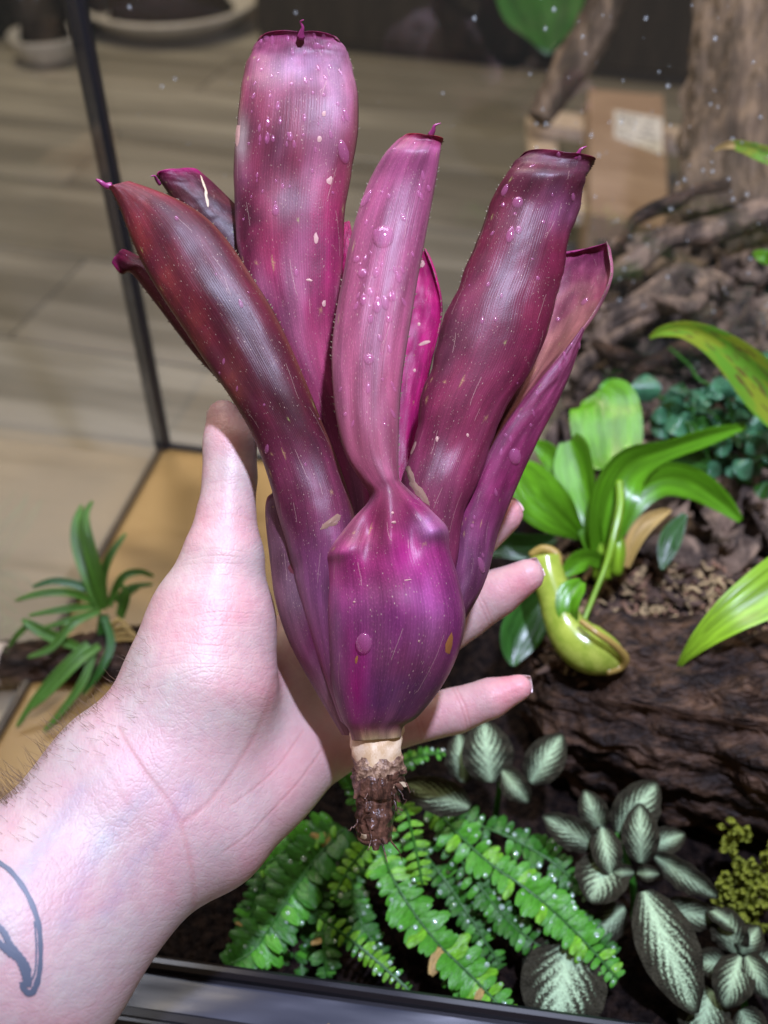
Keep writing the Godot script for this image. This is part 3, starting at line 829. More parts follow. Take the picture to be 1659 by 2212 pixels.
	for q in smooth_pts([[812, 1545, -0.2, 0.84], [813, 1585, -0.2, 0.86], [815, 1620, -0.1, 0.78], [817, 1645, -0.1, 0.74]], 14):
		pts.append(at(q[0], q[1], HELD - q[2]))
		rad.append(q[3] * 0.01)
	var neck := put("stem_neck", tube(pts, rad, 28, 0.10, nz), M.neck, plant)
	neck.set_meta("label", "pale cream neck of the stem")
	pts = []
	rad = []
	for q in smooth_pts([[816, 1616, -0.1, 0.66], [817, 1634, -0.1, 0.78], [817, 1652, -0.1, 0.81], [816, 1676, 0.0, 0.78], [815, 1694, 0.0, 0.70]], 24):
		pts.append(at(q[0], q[1], HELD - q[2]))
		rad.append(q[3] * 0.01)
	var collar := put("stem_collar", tube(pts, rad, 40, 0.24, noise(82, 1.8, 4)), M.collar, plant)
	collar.set_meta("label", "ragged tan ring between the pale neck and the brown stem")
	pts = []
	rad = []
	var k := 0
	for q in smooth_pts([[817, 1655, -0.1, 0.70], [817, 1668, -0.1, 0.84], [815, 1695, 0.0, 0.79], [811, 1730, 0.0, 0.66], [809, 1775, 0.1, 0.58], [808, 1808, 0.1, 0.55], [808, 1818, 0.1, 0.42]], 60):
		pts.append(at(q[0], q[1], HELD - q[2]))
		rad.append(q[3] * 0.01 * (1.0 + 0.03 * sin(k * 0.9) + 0.03 * sin(k * 0.37)))
		k += 1
	var stem := put("stem", tube(pts, rad, 48, 0.17, noise(78, 1.1, 4), 1.0, 0.0), M.stem, plant)
	rng.seed = 31
	for i in 18:   # old leaf scales and torn bases clinging to the stem
		var f := rng.randf()
		var an := rng.randf_range(-1.4, 1.4)
		var c: Vector3 = pts[int(4 + f * 52)]
		var dir := (vr * sin(an) - vf * cos(an)).normalized()
		var r: float = rad[int(4 + f * 52)]
		var s := vu.cross(dir).normalized()
		var ln := rng.randf_range(0.0018, 0.0042)
		var rows := []
		for a in 6:
			var row := PackedVector3Array()
			var t := a / 5.0
			for b in 5:
				var x := (b - 2) / 2.0
				row.append(c + dir * (r * 1.0 + 0.0012 * t) + s * x * 0.0022 * (1.0 - 0.6 * t) + vu * (t - 0.3) * ln * (1.0 if i % 2 else -1.0) - dir * x * x * 0.0006)
			rows.append(row)
		put("leaf_scale", shell(rows, 0.0003, dir).mesh, M.stem if i % 9 else M.dry, stem)
	for i in 9:
		var f := rng.randi_range(6, 50)
		var an := rng.randf_range(-1.2, 1.6)
		var dir := (vr * sin(an) - vf * cos(an)).normalized()
		var p: Vector3 = pts[f] + dir * rad[f] * 0.9
		var q := []
		for a in 7:
			q.append(p + dir * 0.001 * a * rng.randf_range(0.5, 0.8) - vu * 0.0011 * a * rng.randf_range(0.4, 1.2) + vr * rng.randf_range(-0.0004, 0.0004))
		put("root", tube(q, [0.00035, 0.0003, 0.0003, 0.00025, 0.0002, 0.00015, 0.0001], 5), M.stem, stem)

# ---------------------------------------------------------------- the hand

# bones [x, y, z, radius, x, y, z, radius, chain]; x, y as seen, z and radius in cm
const BONES := [
	# forearm and wrist
	[-330, 2360, 4.4, 2.35, -10, 1978, 3.2, 2.3, 0], [-10, 1978, 3.2, 2.3, 268, 1672, 0.7, 1.95, 0],
	[-240, 2470, 4.4, 2.3, 82, 2110, 3.2, 2.2, 0], [82, 2110, 3.2, 2.2, 392, 1785, 0.7, 1.8, 0],
	[-280, 2420, 4.4, 2.4, 36, 2045, 3.2, 2.35, 0], [36, 2045, 3.2, 2.35, 330, 1735, 0.6, 2.0, 0],
	# palm
	[262, 1672, 0.7, 1.95, 372, 1600, 0.0, 2.0, 0], [330, 1735, 0.5, 1.9, 640, 1480, -4.3, 1.15, 0], [370, 1780, 0.4, 1.7, 690, 1575, -4.2, 1.05, 0],
	[400, 1700, -0.4, 1.7, 630, 1390, -4.6, 1.1, 0], [392, 1785, 0.6, 1.75, 462, 1785, 0.1, 1.5, 0], [462, 1785, 0.1, 1.5, 578, 1690, -1.7, 1.3, 0], [578, 1690, -1.7, 1.3, 692, 1625, -3.4, 1.0, 0],
	# thumb and the ball of the thumb
	[404, 1590, -0.2, 2.1, 434, 1470, -0.4, 2.35, 1], [434, 1470, -0.4, 2.35, 458, 1345, -0.7, 2.0, 1], [458, 1345, -0.7, 2.0, 482, 1205, -0.8, 1.24, 1], [482, 1205, -0.8, 1.24, 489, 1110, -1.0, 0.87, 1],
	[489, 1110, -1.0, 0.84, 497, 1030, -1.3, 0.80, 1], [497, 1030, -1.3, 0.80, 496, 960, -1.5, 0.78, 1], [496, 960, -1.5, 0.80, 483, 900, -1.7, 0.58, 1],
	# fingers
	[630, 1390, -4.6, 1.0, 755, 1245, -4.7, 0.85, 2], [755, 1245, -4.7, 0.85, 862, 1150, -4.3, 0.74, 2], [862, 1150, -4.3, 0.74, 915, 1092, -3.6, 0.6, 2],
	[660, 1470, -4.6, 1.0, 850, 1320, -5.0, 0.86, 3], [850, 1320, -5.0, 0.86, 990, 1205, -4.6, 0.78, 3], [990, 1205, -4.6, 0.78, 1094, 1112, -3.8, 0.61, 3],
	[690, 1565, -4.4, 1.0, 860, 1435, -4.6, 0.92, 4], [860, 1435, -4.6, 0.92, 1005, 1328, -4.2, 0.88, 4], [1005, 1328, -4.2, 0.88, 1075, 1280, -3.9, 0.84, 4], [1075, 1280, -3.9, 0.84, 1140, 1243, -3.5, 0.60, 4],
	[692, 1630, -3.6, 0.95, 860, 1562, -3.8, 0.88, 5], [860, 1562, -3.8, 0.88, 985, 1535, -3.4, 0.80, 5], [985, 1535, -3.4, 0.80, 1060, 1508, -3.1, 0.70, 5], [1060, 1508, -3.1, 0.70, 1122, 1485, -2.8, 0.46, 5],
]
const CHAIN_BLEND := [1.3, 0.5, 0.30, 0.30, 0.30, 0.35]
var ba := PackedVector3Array()
var bb := PackedVector3Array()
var bra := PackedFloat32Array()
var brb := PackedFloat32Array()
var bch := PackedInt32Array()

func held(px: float, py: float, z: float) -> Vector3:   # cm, in the plane the hand is held in
	return Vector3((px - 829.5) / FOCAL * (HELD - z), -(py - 1106.0) / FOCAL * (HELD - z), z)

func to_world(p: Vector3) -> Vector3:
	return eye + (vr * p.x + vu * p.y - vf * (p.z - HELD)) * 0.01

func bone_dist(k: int, p: Vector3) -> float:
	var a := ba[k]
	var ab := bb[k] - a
	var t := clampf((p - a).dot(ab) / ab.length_squared(), 0.0, 1.0)
	return (p - a - ab * t).length() - lerpf(bra[k], brb[k], t)

func body(p: Vector3, ks: PackedInt32Array) -> float:
	var d := 1e9
	var chain := -1
	var dc := 1e9
	for k in ks:
		if bch[k] != chain:
			if chain >= 0: d = smin(d, dc, 1.1 if chain == 1 else CHAIN_BLEND[chain])
			chain = bch[k]
			dc = 1e9
		dc = smin(dc, bone_dist(k, p), CHAIN_BLEND[chain] if chain < 2 else 0.12)
	return smin(d, dc, 1.1 if chain == 1 else CHAIN_BLEND[maxi(chain, 0)])

func smin(a: float, b: float, k: float) -> float:
	var h := maxf(k - absf(a - b), 0.0) / k
	return minf(a, b) - h * h * k * 0.25

func skin_at(px: float, py: float) -> Vector3:   # where the line of sight first meets the skin
	var all := PackedInt32Array(range(ba.size()))
	var z := 8.0
	for s in 60:
		var d := body(held(px, py, z), all)
		z -= d * 0.9
		if d < 0.002 or z < -9.0: break
	return held(px, py, z)

func skin_normal(p: Vector3) -> Vector3:
	var all := PackedInt32Array(range(ba.size()))
	var e := 0.05
	var d := body(p, all)
	return Vector3(body(p + Vector3(e, 0, 0), all) - d, body(p + Vector3(0, e, 0), all) - d, body(p + Vector3(0, 0, e), all) - d).normalized()

func skin_mesh() -> ArrayMesh:
	var h := 0.15
	var bs := 5
	var lo := Vector3(-15.5, -18.5, -7.2)
	var nb := Vector3i(44, 34, 21)
	var edge := h * bs
	var all := PackedInt32Array(range(ba.size()))
	var val := {}
	var cellv := {}
	var v := PackedVector3Array()
	var W := 1024
	var diag := edge * 0.87
	var blocks := []
	for bx in nb.x:
		for by in nb.y:
			for bz in nb.z:
				var c := lo + (Vector3(bx, by, bz) + Vector3.ONE * 0.5) * edge
				var ds := PackedFloat32Array()
				var dm := 1e9
				for k in all:
					var q := bone_dist(k, c)
					ds.append(q)
					dm = minf(dm, q)
				if dm > diag + 0.7 or dm < -diag - 1.6: continue
				var ks := PackedInt32Array()
				for k in all:
					if ds[k] < dm + 2.0 * diag + 1.3: ks.append(k)
				blocks.append([Vector3i(bx, by, bz), ks])
	for b in blocks:
		var o: Vector3i = b[0] * bs
		for x in bs + 1:
			for y in bs + 1:
				for z in bs + 1:
					var key := ((o.x + x) * W + o.y + y) * W + o.z + z
					if not val.has(key):
						val[key] = body(lo + Vector3(o.x + x, o.y + y, o.z + z) * h, b[1])
	var offs := [0, W * W, W, W * W + W, 1, W * W + 1, W + 1, W * W + W + 1]
	var cpos := [Vector3(0, 0, 0), Vector3(1, 0, 0), Vector3(0, 1, 0), Vector3(1, 1, 0), Vector3(0, 0, 1), Vector3(1, 0, 1), Vector3(0, 1, 1), Vector3(1, 1, 1)]
	var edges := [[0, 1], [2, 3], [4, 5], [6, 7], [0, 2], [1, 3], [4, 6], [5, 7], [0, 4], [1, 5], [2, 6], [3, 7]]
	for b in blocks:
		var o: Vector3i = b[0] * bs
		for x in bs:
			for y in bs:
				for z in bs:
					var key := ((o.x + x) * W + o.y + y) * W + o.z + z
					var f := PackedFloat32Array()
					var inside := 0
					for q in 8:
						var e: float = val[key + offs[q]]
						f.append(e)
						if e < 0: inside += 1
					if inside == 0 or inside == 8: continue
					var s := Vector3.ZERO
					var n := 0
					for e in edges:
						var fa := f[e[0]]
						var fb := f[e[1]]
						if (fa < 0) != (fb < 0):
							s += (cpos[e[0]] as Vector3).lerp(cpos[e[1]], fa / (fa - fb))
							n += 1
					cellv[key] = v.size()
					v.append(lo + (Vector3(o.x + x, o.y + y, o.z + z) + s / n) * h)
	var ix := PackedInt32Array()
	var dirs := [[W * W, W, 1], [W, 1, W * W], [1, W * W, W]]
	for key in cellv:
		for dq in dirs:
			var a: float = val[key]
			var c: float = val[key + dq[0]]
			if (a < 0) == (c < 0): continue
			var k0: int = key
			var k1: int = key - dq[1]
			var k2: int = key - dq[1] - dq[2]
			var k3: int = key - dq[2]
			if cellv.has(k1) and cellv.has(k2) and cellv.has(k3):
				quad(ix, cellv[k0], cellv[k1], cellv[k2], cellv[k3], a < 0)
	# relax a little
	for pass_ in 2:
		var s := PackedVector3Array()
		s.resize(v.size())
		var cnt := PackedInt32Array()
		cnt.resize(v.size())
		for t in range(0, ix.size(), 3):
			for e in 3:
				s[ix[t + e]] += v[ix[t + (e + 1) % 3]]
				cnt[ix[t + e]] += 1
		for k in v.size():
			if cnt[k] > 0: v[k] = v[k].lerp(s[k] / cnt[k], 0.5)
	# pigment and palm-plane coordinates
	var uv := PackedVector2Array()
	var col := PackedColorArray()
	var spots := []
	for q in [[1110, 1100, -3.4, 60, 0.9], [1130, 1240, -3.2, 75, 0.9], [1105, 1485, -2.6, 60, 0.9], [1010, 1320, -3.4, 60, 0.35], [980, 1530, -2.8, 60, 0.35], [480, 930, -0.4, 70, 0.55], [640, 1700, -1, 130, 0.55], [600, 1850, 0, 120, 0.45], [470, 1330, 1.3, 110, 0.25], [700, 1640, -3, 80, 0.6], [500, 1760, 0.8, 120, 0.3]]:
		spots.append([held(q[0], q[1], q[2]), q[3] * 31.0 / FOCAL, q[4]])
	var pale := Color(0.575, 0.425, 0.38)
	var arm := Color(0.50, 0.395, 0.37)
	var red := Color(0.68, 0.35, 0.34)
	var nz := noise(91, 0.35, 3)
	for p in v:
		uv.append(Vector2((p.x + 15.0) / 22.0, (5.0 - p.y) / 22.0))
		var w := 0.0
		for s in spots:
			var e: Vector3 = p - s[0]
			w = maxf(w, s[2] * exp(-Vector2(e.x, e.y).length_squared() / (s[1] * s[1])))
		w = clampf(w + nz.get_noise_3dv(p) * 0.34 + nz.get_noise_3dv(p * 4.0) * 0.12, 0, 1)
		var a := smoothstep(-5.5, -9.5, p.x * 0.75 + p.y * 0.65 + 0.5)
		col.append(pale.lerp(arm, a).lerp(red, w * (1.0 - 0.6 * a)))
	for k in v.size():
		v[k] = to_world(v[k])
	# outward?
	var m := commit(v, uv, col, ix)
	var ar := m.surface_get_arrays(0)
	var nn: PackedVector3Array = ar[Mesh.ARRAY_NORMAL]
	var sgn := 0.0
	var mid := to_world(held(424, 1470, -0.4))
	for k in v.size():
		if (v[k] - mid).length() < 0.035: sgn += nn[k].dot(v[k] - mid)
	if sgn < 0:
		for t in range(0, ix.size(), 3):
			var k := ix[t + 1]
			ix[t + 1] = ix[t + 2]
			ix[t + 2] = k
		m = commit(v, uv, col, ix)
	return m

func skin_material() -> StandardMaterial3D:
	var n := 1024
	var hgt := PackedFloat32Array()
	hgt.resize(n * n)
	var shade := PackedFloat32Array()   # redness of creases
	shade.resize(n * n)
	var fine := field(92, n, n, 0.05, 1, 1, 3)
	var cell := FastNoiseLite.new()
	cell.seed = 95
	cell.noise_type = FastNoiseLite.TYPE_CELLULAR
	cell.frequency = 0.11
	cell.cellular_return_type = FastNoiseLite.RETURN_DISTANCE2_SUB
	cell.fractal_type = FastNoiseLite.FRACTAL_NONE
	var cim := cell.get_seamless_image(n, n, false, false, 0.1)
	cim.convert(Image.FORMAT_L8)
	var net := cim.get_data()
	var wide := field(93, n, n, 0.008, 1, 1, 3)
	var pore := field(94, n, n, 0.28, 1, 1, 2)
	var draw := func(line: Array, wd: float, depth: float, red: float) -> void:
		for i in line.size() - 1:
			var a := held(line[i][0], line[i][1], line[i][2])
			var b := held(line[i + 1][0], line[i + 1][1], line[i + 1][2])
			var p := Vector2((a.x + 15.0) / 22.0, (5.0 - a.y) / 22.0) * n
			var q := Vector2((b.x + 15.0) / 22.0, (5.0 - b.y) / 22.0) * n
			var m := int(wd * 3) + 2
			for y in range(maxi(0, int(minf(p.y, q.y)) - m), mini(n, int(maxf(p.y, q.y)) + m)):
				for x in range(maxi(0, int(minf(p.x, q.x)) - m), mini(n, int(maxf(p.x, q.x)) + m)):
					var c := Vector2(x, y)
					var t := clampf((c - p).dot(q - p) / maxf((q - p).length_squared(), 0.01), 0, 1)
					var e := (c - p.lerp(q, t)).length() / wd
					if e < 3.0:
						var g := exp(-e * e)
						hgt[y * n + x] = minf(hgt[y * n + x], -depth * g)
						shade[y * n + x] = maxf(shade[y * n + x], red * g)
	# creases of wrist and palm
	draw.call(smooth_pts([[270, 1560, 1.5], [330, 1640, 1.6], [400, 1720, 1.4], [430, 1800, 1.2], [440, 1880, 1.0], [430, 1950, 0.8]], 20), 3.2, 0.6, 0.32)
	draw.call(smooth_pts([[200, 1600, 2.2], [260, 1690, 2.6], [330, 1790, 2.6], [390, 1900, 2.0]], 16), 5.0, 0.22, 0.12)
	draw.call(smooth_pts([[160, 1640, 2.6], [215, 1730, 3.0], [285, 1840, 3.0], [340, 1970, 2.4]], 16), 6.0, 0.15, 0.07)
	draw.call(smooth_pts([[590, 1470, 0.5], [570, 1545, 0.8], [525, 1630, 0.8], [470, 1700, 0.8], [420, 1735, 1.0]], 20), 4.0, 0.45, 0.3)
	draw.call(smooth_pts([[660, 1560, -3], [600, 1640, -1.4], [520, 1700, 0]], 14), 2.4, 0.34, 0.25)
	draw.call(smooth_pts([[700, 1600, -3], [640, 1680, -1.4], [560, 1760, 0], [500, 1800, 0.6]], 14), 2.4, 0.34, 0.25)
	var r := RandomNumberGenerator.new()
	r.seed = 17
	for i in 30:   # stretch lines over the ball of the thumb
		var y := 1190 + i * 9.5 + r.randf_range(-5, 5)
		var x := 400 + r.randf_range(-40, 60) - i * 2.0
		draw.call(smooth_pts([[x, y + 14, 1.2], [x + 60, y + r.randf_range(-4, 4), 1.4], [x + 120 + r.randf() * 40, y + 8 + r.randf_range(-4, 6), 1.2]], 6), 1.2, r.randf_range(0.05, 0.24), 0.03)
	for i in 60:
		var x := r.randf_range(300, 640)
		var y := r.randf_range(1380, 1800)
		var an := r.randf_range(0.3, 1.3)
		var ln := r.randf_range(20, 70)
		draw.call([[x, y, 1], [x + cos(an) * ln, y + sin(an) * ln, 1]], 0.9, r.randf_range(0.08, 0.22), 0.05)
	for q in [[1040, 1300, -3.2, 26, 60], [930, 1385, -3.6, 26, 70], [1000, 1528, -2.8, 14, 52], [905, 1560, -3, 14, 55], [1030, 1165, -3.6, 30, 40]]:
		for e in [-1, 1]:
			draw.call(smooth_pts([[q[0] - q[3] - 10 + e * 4, q[1] - q[4], q[2]], [q[0] + e * 5, q[1], q[2] + 0.3], [q[0] + q[3] + e * 4, q[1] + q[4], q[2]]], 8), 2.2, 0.3, 0.22)
	for q in [[498, 1035, 0.3], [490, 1110, 0.5]]:
		draw.call(smooth_pts([[q[0] - 60, q[1] + 10, q[2] - 0.5], [q[0], q[1], q[2]], [q[0] + 60, q[1] + 18, q[2] - 0.5]], 8), 2.2, 0.14, 0.08)
	var blue := PackedFloat32Array()
	blue.resize(n * n)
	# veins under the wrist skin: a flat bluish colour only
	for ln in [[[420, 1680, 1.4], [370, 1770, 2.2], [300, 1850, 2.8], [240, 1960, 3.6]], [[330, 1700, 2.2], [250, 1790, 3.0], [190, 1880, 3.8], [150, 1990, 4.6]], [[180, 1700, 3.0], [110, 1800, 4.0], [60, 1880, 4.4]]]:
		var pts := smooth_pts(ln, 14)
		for i in pts.size() - 1:
			var a := held(pts[i][0], pts[i][1], pts[i][2])
			var p := Vector2((a.x + 15.0) / 22.0, (5.0 - a.y) / 22.0) * n
			for y in range(maxi(0, int(p.y) - 24), mini(n, int(p.y) + 24)):
				for x in range(maxi(0, int(p.x) - 24), mini(n, int(p.x) + 24)):
					var e := (Vector2(x, y) - p).length() / 11.0
					blue[y * n + x] = maxf(blue[y * n + x], exp(-e * e))
	var d := PackedByteArray()
	d.resize(n * n * 3)
	var hb := PackedByteArray()
	hb.resize(n * n)
	for i in n * n:
		var w := (wide[i] - 128) / 128.0
		var f := (fine[i] - 128) / 128.0
		var c := shade[i]
		var b := blue[i] * 0.12
		var p := (pore[i] - 128) / 128.0
		d[i * 3] = clampi(int((0.955 + 0.03 * w + 0.02 * f - 0.06 * c - b * 0.5) * 255), 0, 255)
		d[i * 3 + 1] = clampi(int((0.92 - 0.05 * w + 0.045 * f - 0.20 * c - b * 0.25) * 255), 0, 255)
		d[i * 3 + 2] = clampi(int((0.93 - 0.03 * w + 0.03 * f - 0.20 * c + b * 0.02) * 255), 0, 255)
		hb[i] = clampi(int(165 + 120 * hgt[i] + 16 * f + 16 * p - 26.0 * exp(-net[i] * 0.05)), 0, 255)
	var m := stdmat("skin", Color.WHITE, 0.46, 0.45)
	m.vertex_color_use_as_albedo = true
	m.albedo_texture = tex(n, n, d)
	bump(m, tex(n, n, hb, Image.FORMAT_L8), 0.06)
	m.subsurf_scatter_enabled = true
	m.subsurf_scatter_strength = 0.12
	return m

func hand() -> void:
	for b in BONES:
		ba.append(held(b[0], b[1], b[2]))
		bb.append(held(b[4], b[5], b[6]))
		bra.append(b[3])
		brb.append(b[7])
		bch.append(b[8])
	var root := base("person", to_world(held(60, 2060, 3)), "bare left forearm and open hand with a dark line tattoo, holding the purple plant", "person")
	M.skin = skin_material()
	put("hand", skin_mesh(), M.skin, root)
	# tattoo: inked lines lying in the skin
	M.tattoo = stdmat("tattoo ink", Color(0.075, 0.095, 0.13), 0.5)
	for t in [[[[-14, 1855, 7], [0, 1865, 7], [25, 1884, 7], [57, 1928, 7.5], [80, 1984, 8], [87, 2034, 7], [86, 2091, 7], [78, 2128, 9], [66, 2146, 9], [52, 2136, 9], [47, 2120, 8]], "outline"],
			[[[-10, 1998, 9], [0, 2004, 9], [12, 2020, 10], [20, 2038, 10], [38, 2060, 10], [52, 2078, 10], [60, 2097, 10], [56, 2128, 12]], "outline"],
			[[[-10, 2030, 9], [4, 2042, 10], [22, 2058, 11], [40, 2070, 12], [50, 2090, 12], [57, 2110, 13], [60, 2132, 12]], "outline"],
			[[[74, 1990, 2.5], [78, 2040, 2.5], [76, 2095, 2.5], [66, 2120, 3]], "thin"]]:
		var pts := smooth_pts(t[0], 46)
		var rows := []
		for i in pts.size():
			var a: Array = pts[mini(i + 1, 45)]
			var b: Array = pts[maxi(i - 1, 0)]
			var dir := Vector2(a[0] - b[0], a[1] - b[1]).normalized().orthogonal()
			var row := PackedVector3Array()
			for j in 5:
				var w: float = pts[i][2] * 0.74 * (j - 2) / 2.0 * (1.0 + 0.12 * sin(i * 1.7))
				var p := skin_at(pts[i][0] + dir.x * w, pts[i][1] + dir.y * w)
				row.append(to_world(p + skin_normal(p) * 0.022))
			rows.append(row)
		put("tattoo_line", shell(rows, 0.0001, -vf).mesh, M.tattoo, root)
	# nails: edges of three finger nails that show past the fingertips, and the thumb's
	M.nail = stdmat("nail", Color(0.66, 0.50, 0.46), 0.25)
	for q in [[1140, 1243, -3.5, 1172, 1226, -3.45, 0.52, Vector3(0.2, 0.35, -0.9)], [1122, 1485, -2.8, 1150, 1482, -2.75, 0.42, Vector3(0.15, 0.2, -0.95)], [1094, 1112, -3.8, 1118, 1090, -3.6, 0.48, Vector3(0.1, 0.3, -0.95)], [489, 925, -1.6, 475, 884, -1.8, 0.56, Vector3(-0.95, 0.15, -0.2)]]:
		var a := held(q[0], q[1], q[2])
		var b := held(q[3], q[4], q[5])
		var t := (b - a).normalized()
		var out: Vector3 = q[7]
		out = (out - t * out.dot(t)).normalized()
		var s := t.cross(out)
		var r: float = q[6]
		var rows := []
		for i in 9:
			var f := i / 8.0
			var row := PackedVector3Array()
			for j in 9:
				var an := (j - 4) / 4.0 * 1.05
				var c := a.lerp(b, -0.3 + 1.32 * f - 0.12 * (1.0 - cos(an)))
				row.append(to_world(c + (out * cos(an) + s * sin(an)) * r * (1.06 - 0.22 * f * f)))
			rows.append(row)
		put("fingernail", shell(rows, 0.0005, (vr * out.x + vu * out.y - vf * out.z)).mesh, M.nail, root)
	# arm hair along the upper edge
	M.hair = stdmat("arm hair", Color(0.16, 0.10, 0.055), 0.5)
	var r := RandomNumberGenerator.new()
	r.seed = 23
	var st := SurfaceTool.new()
	st.begin(Mesh.PRIMITIVE_TRIANGLES)
	for i in 120:
		var f := pow(r.randf(), 1.4)
		var x := lerpf(0, 245, f) + r.randf_range(-6, 6)
		var y := lerpf(1697, 1450, f) + 8.0
		var p := Vector3.ZERO
		for s in 14:
			p = skin_at(x, y)
			if p.z > -5.0: break
			y += 4.0
		p = skin_at(x + r.randf_range(0, 10), y + r.randf_range(2, 26) * r.randf())
		if p.z < -6: continue
		var n := skin_normal(p)
		var q := []
		var dir := (n * 0.9 + Vector3(r.randf_range(-0.9, 0.3), r.randf_range(0.0, 0.8), r.randf_range(-0.2, 0.5))).normalized()
		var ln := r.randf_range(0.35, 1.0) * (1.2 - 0.6 * f)
		var c := p
		for s in 7:
			q.append(to_world(c))
			c += dir * ln / 6.0
			dir = (dir + Vector3(r.randf_range(-0.25, 0.1), r.randf_range(-0.05, 0.2), 0.0)).normalized()
		st.append_from(tube(q, [0.00006, 0.00006, 0.00006, 0.00005, 0.00005, 0.00004, 0.00002], 4), 0, Transform3D.IDENTITY)
	for i in 170:   # finer hairs over the forearm itself
		var x := r.randf_range(0, 330)
		var y := lerpf(1700, 1440, x / 250.0) + r.randf_range(30, 210) * r.randf()
		var p := skin_at(x, y)
		if p.z < -4: continue
		var n := skin_normal(p)
		var c := p
		var dir := (Vector3(-0.75, r.randf_range(0.0, 0.7), 0) + n * r.randf_range(0.3, 0.7)).normalized()
		var q := []
		var ln := r.randf_range(0.2, 0.5)
		for s in 5:
			q.append(to_world(c))
			c += dir * ln / 4.0
			dir = (dir - n * 0.12).normalized()
		st.append_from(tube(q, [0.00004, 0.00004, 0.00004, 0.00003, 0.00002], 4), 0, Transform3D.IDENTITY)
	var hr := put("arm_hair", st.commit(), M.hair, root)
	hr.set_meta("kind", "stuff")

# ---------------------------------------------------------------- plants of the tank

# a foliage leaf along px points [x, y, d, half width px, turn deg]; d cm from the eye
func foliage(parent: Node3D, pts: Array, mat: Material, o := {}) -> MeshInstance3D:
	var nr: int = o.get("nr", 22)
	var nc := 9
	var rows := []
	var n := []
	for i in nr:
		n.append(spline(pts, float(i) / (nr - 1)))
	var lean: float = o.get("fold", 0.25)
	for i in nr:
		var s: Array = n[i]
		var c := at(s[0], s[1], s[2])
		var s2: Array = n[mini(i + 1, nr - 1)]
		var s1: Array = n[maxi(i - 1, 0)]
		var al := (at(s2[0], s2[1], s2[2]) - at(s1[0], s1[1], s1[2])).normalized()
		var look := (eye - c).normalized()
		var side := al.cross(look).normalized()
		var nrm := side.cross(al).normalized()
		var an := deg_to_rad(s[4])
		var sd := side * cos(an) + nrm * sin(an)
		var nn := nrm * cos(an) - side * sin(an)
		var hw: float = maxf(s[3], 0.6) * s[2] / FOCAL * 0.01
		var row := PackedVector3Array()
		for j in nc:
			var x := (j - (nc - 1) / 2.0) / ((nc - 1) / 2.0)
			row.append(c + sd * x * hw + nn * hw * (lean * (absf(x) - 0.4) + o.get("ripple", 0.0) * sin(i * 1.3 + x * 2.0) * absf(x)))
		rows.append(row)
	return put(o.get("name", "leaf"), shell(rows, o.get("thick", 0.0005), eye - rows[nr / 2][4]).mesh, mat, parent)

func strip(pts: Array, rscale := 1.0) -> Array:
	# px tube points [x, y, d, radius px] -> [points, radii] in metres
	var p := []
	var r := []
	for q in pts:
		p.append(at(q[0], q[1], q[2]))
		r.append(q[3] * q[2] / FOCAL * 0.01 * rscale)
	return [p, r]

func oval(b: Array, t: Array, hw: float, d0: float, d1: float, turn := 0.0) -> Array:
	# base, tip, half width: an elliptic leaf outline as foliage points
	var o := []
	for i in 9:
		var f := i / 8.0
		o.append([lerpf(b[0], t[0], f), lerpf(b[1], t[1], f), lerpf(d0, d1, f) - 0.5 * sin(PI * f), hw * pow(sin(PI * clampf(0.04 + f * 0.94, 0, 1)), 0.72) * (1.12 - 0.25 * f), turn])
	return o

func pinna_mesh(seed_: int) -> ArrayMesh:
	# one rounded fern leaflet, base at the origin, along +x, about 1 long
	var r := RandomNumberGenerator.new()
	r.seed = seed_
	var rows := []
	for i in 6:
		var f := i / 5.0
		var w := 0.34 * pow(sin(PI * clampf(0.12 + 0.83 * f, 0, 1)), 0.55) * r.randf_range(0.92, 1.08)
		var row := PackedVector3Array()
		for j in 5:
			var x := (j - 2) / 2.0
			row.append(Vector3(f, 0.10 * sin(f * 2.6) - 0.06 * absf(x) + 0.05 * r.randf_range(-1, 1), x * w))
		rows.append(row)
	return shell(rows, 0.03, Vector3.UP).mesh

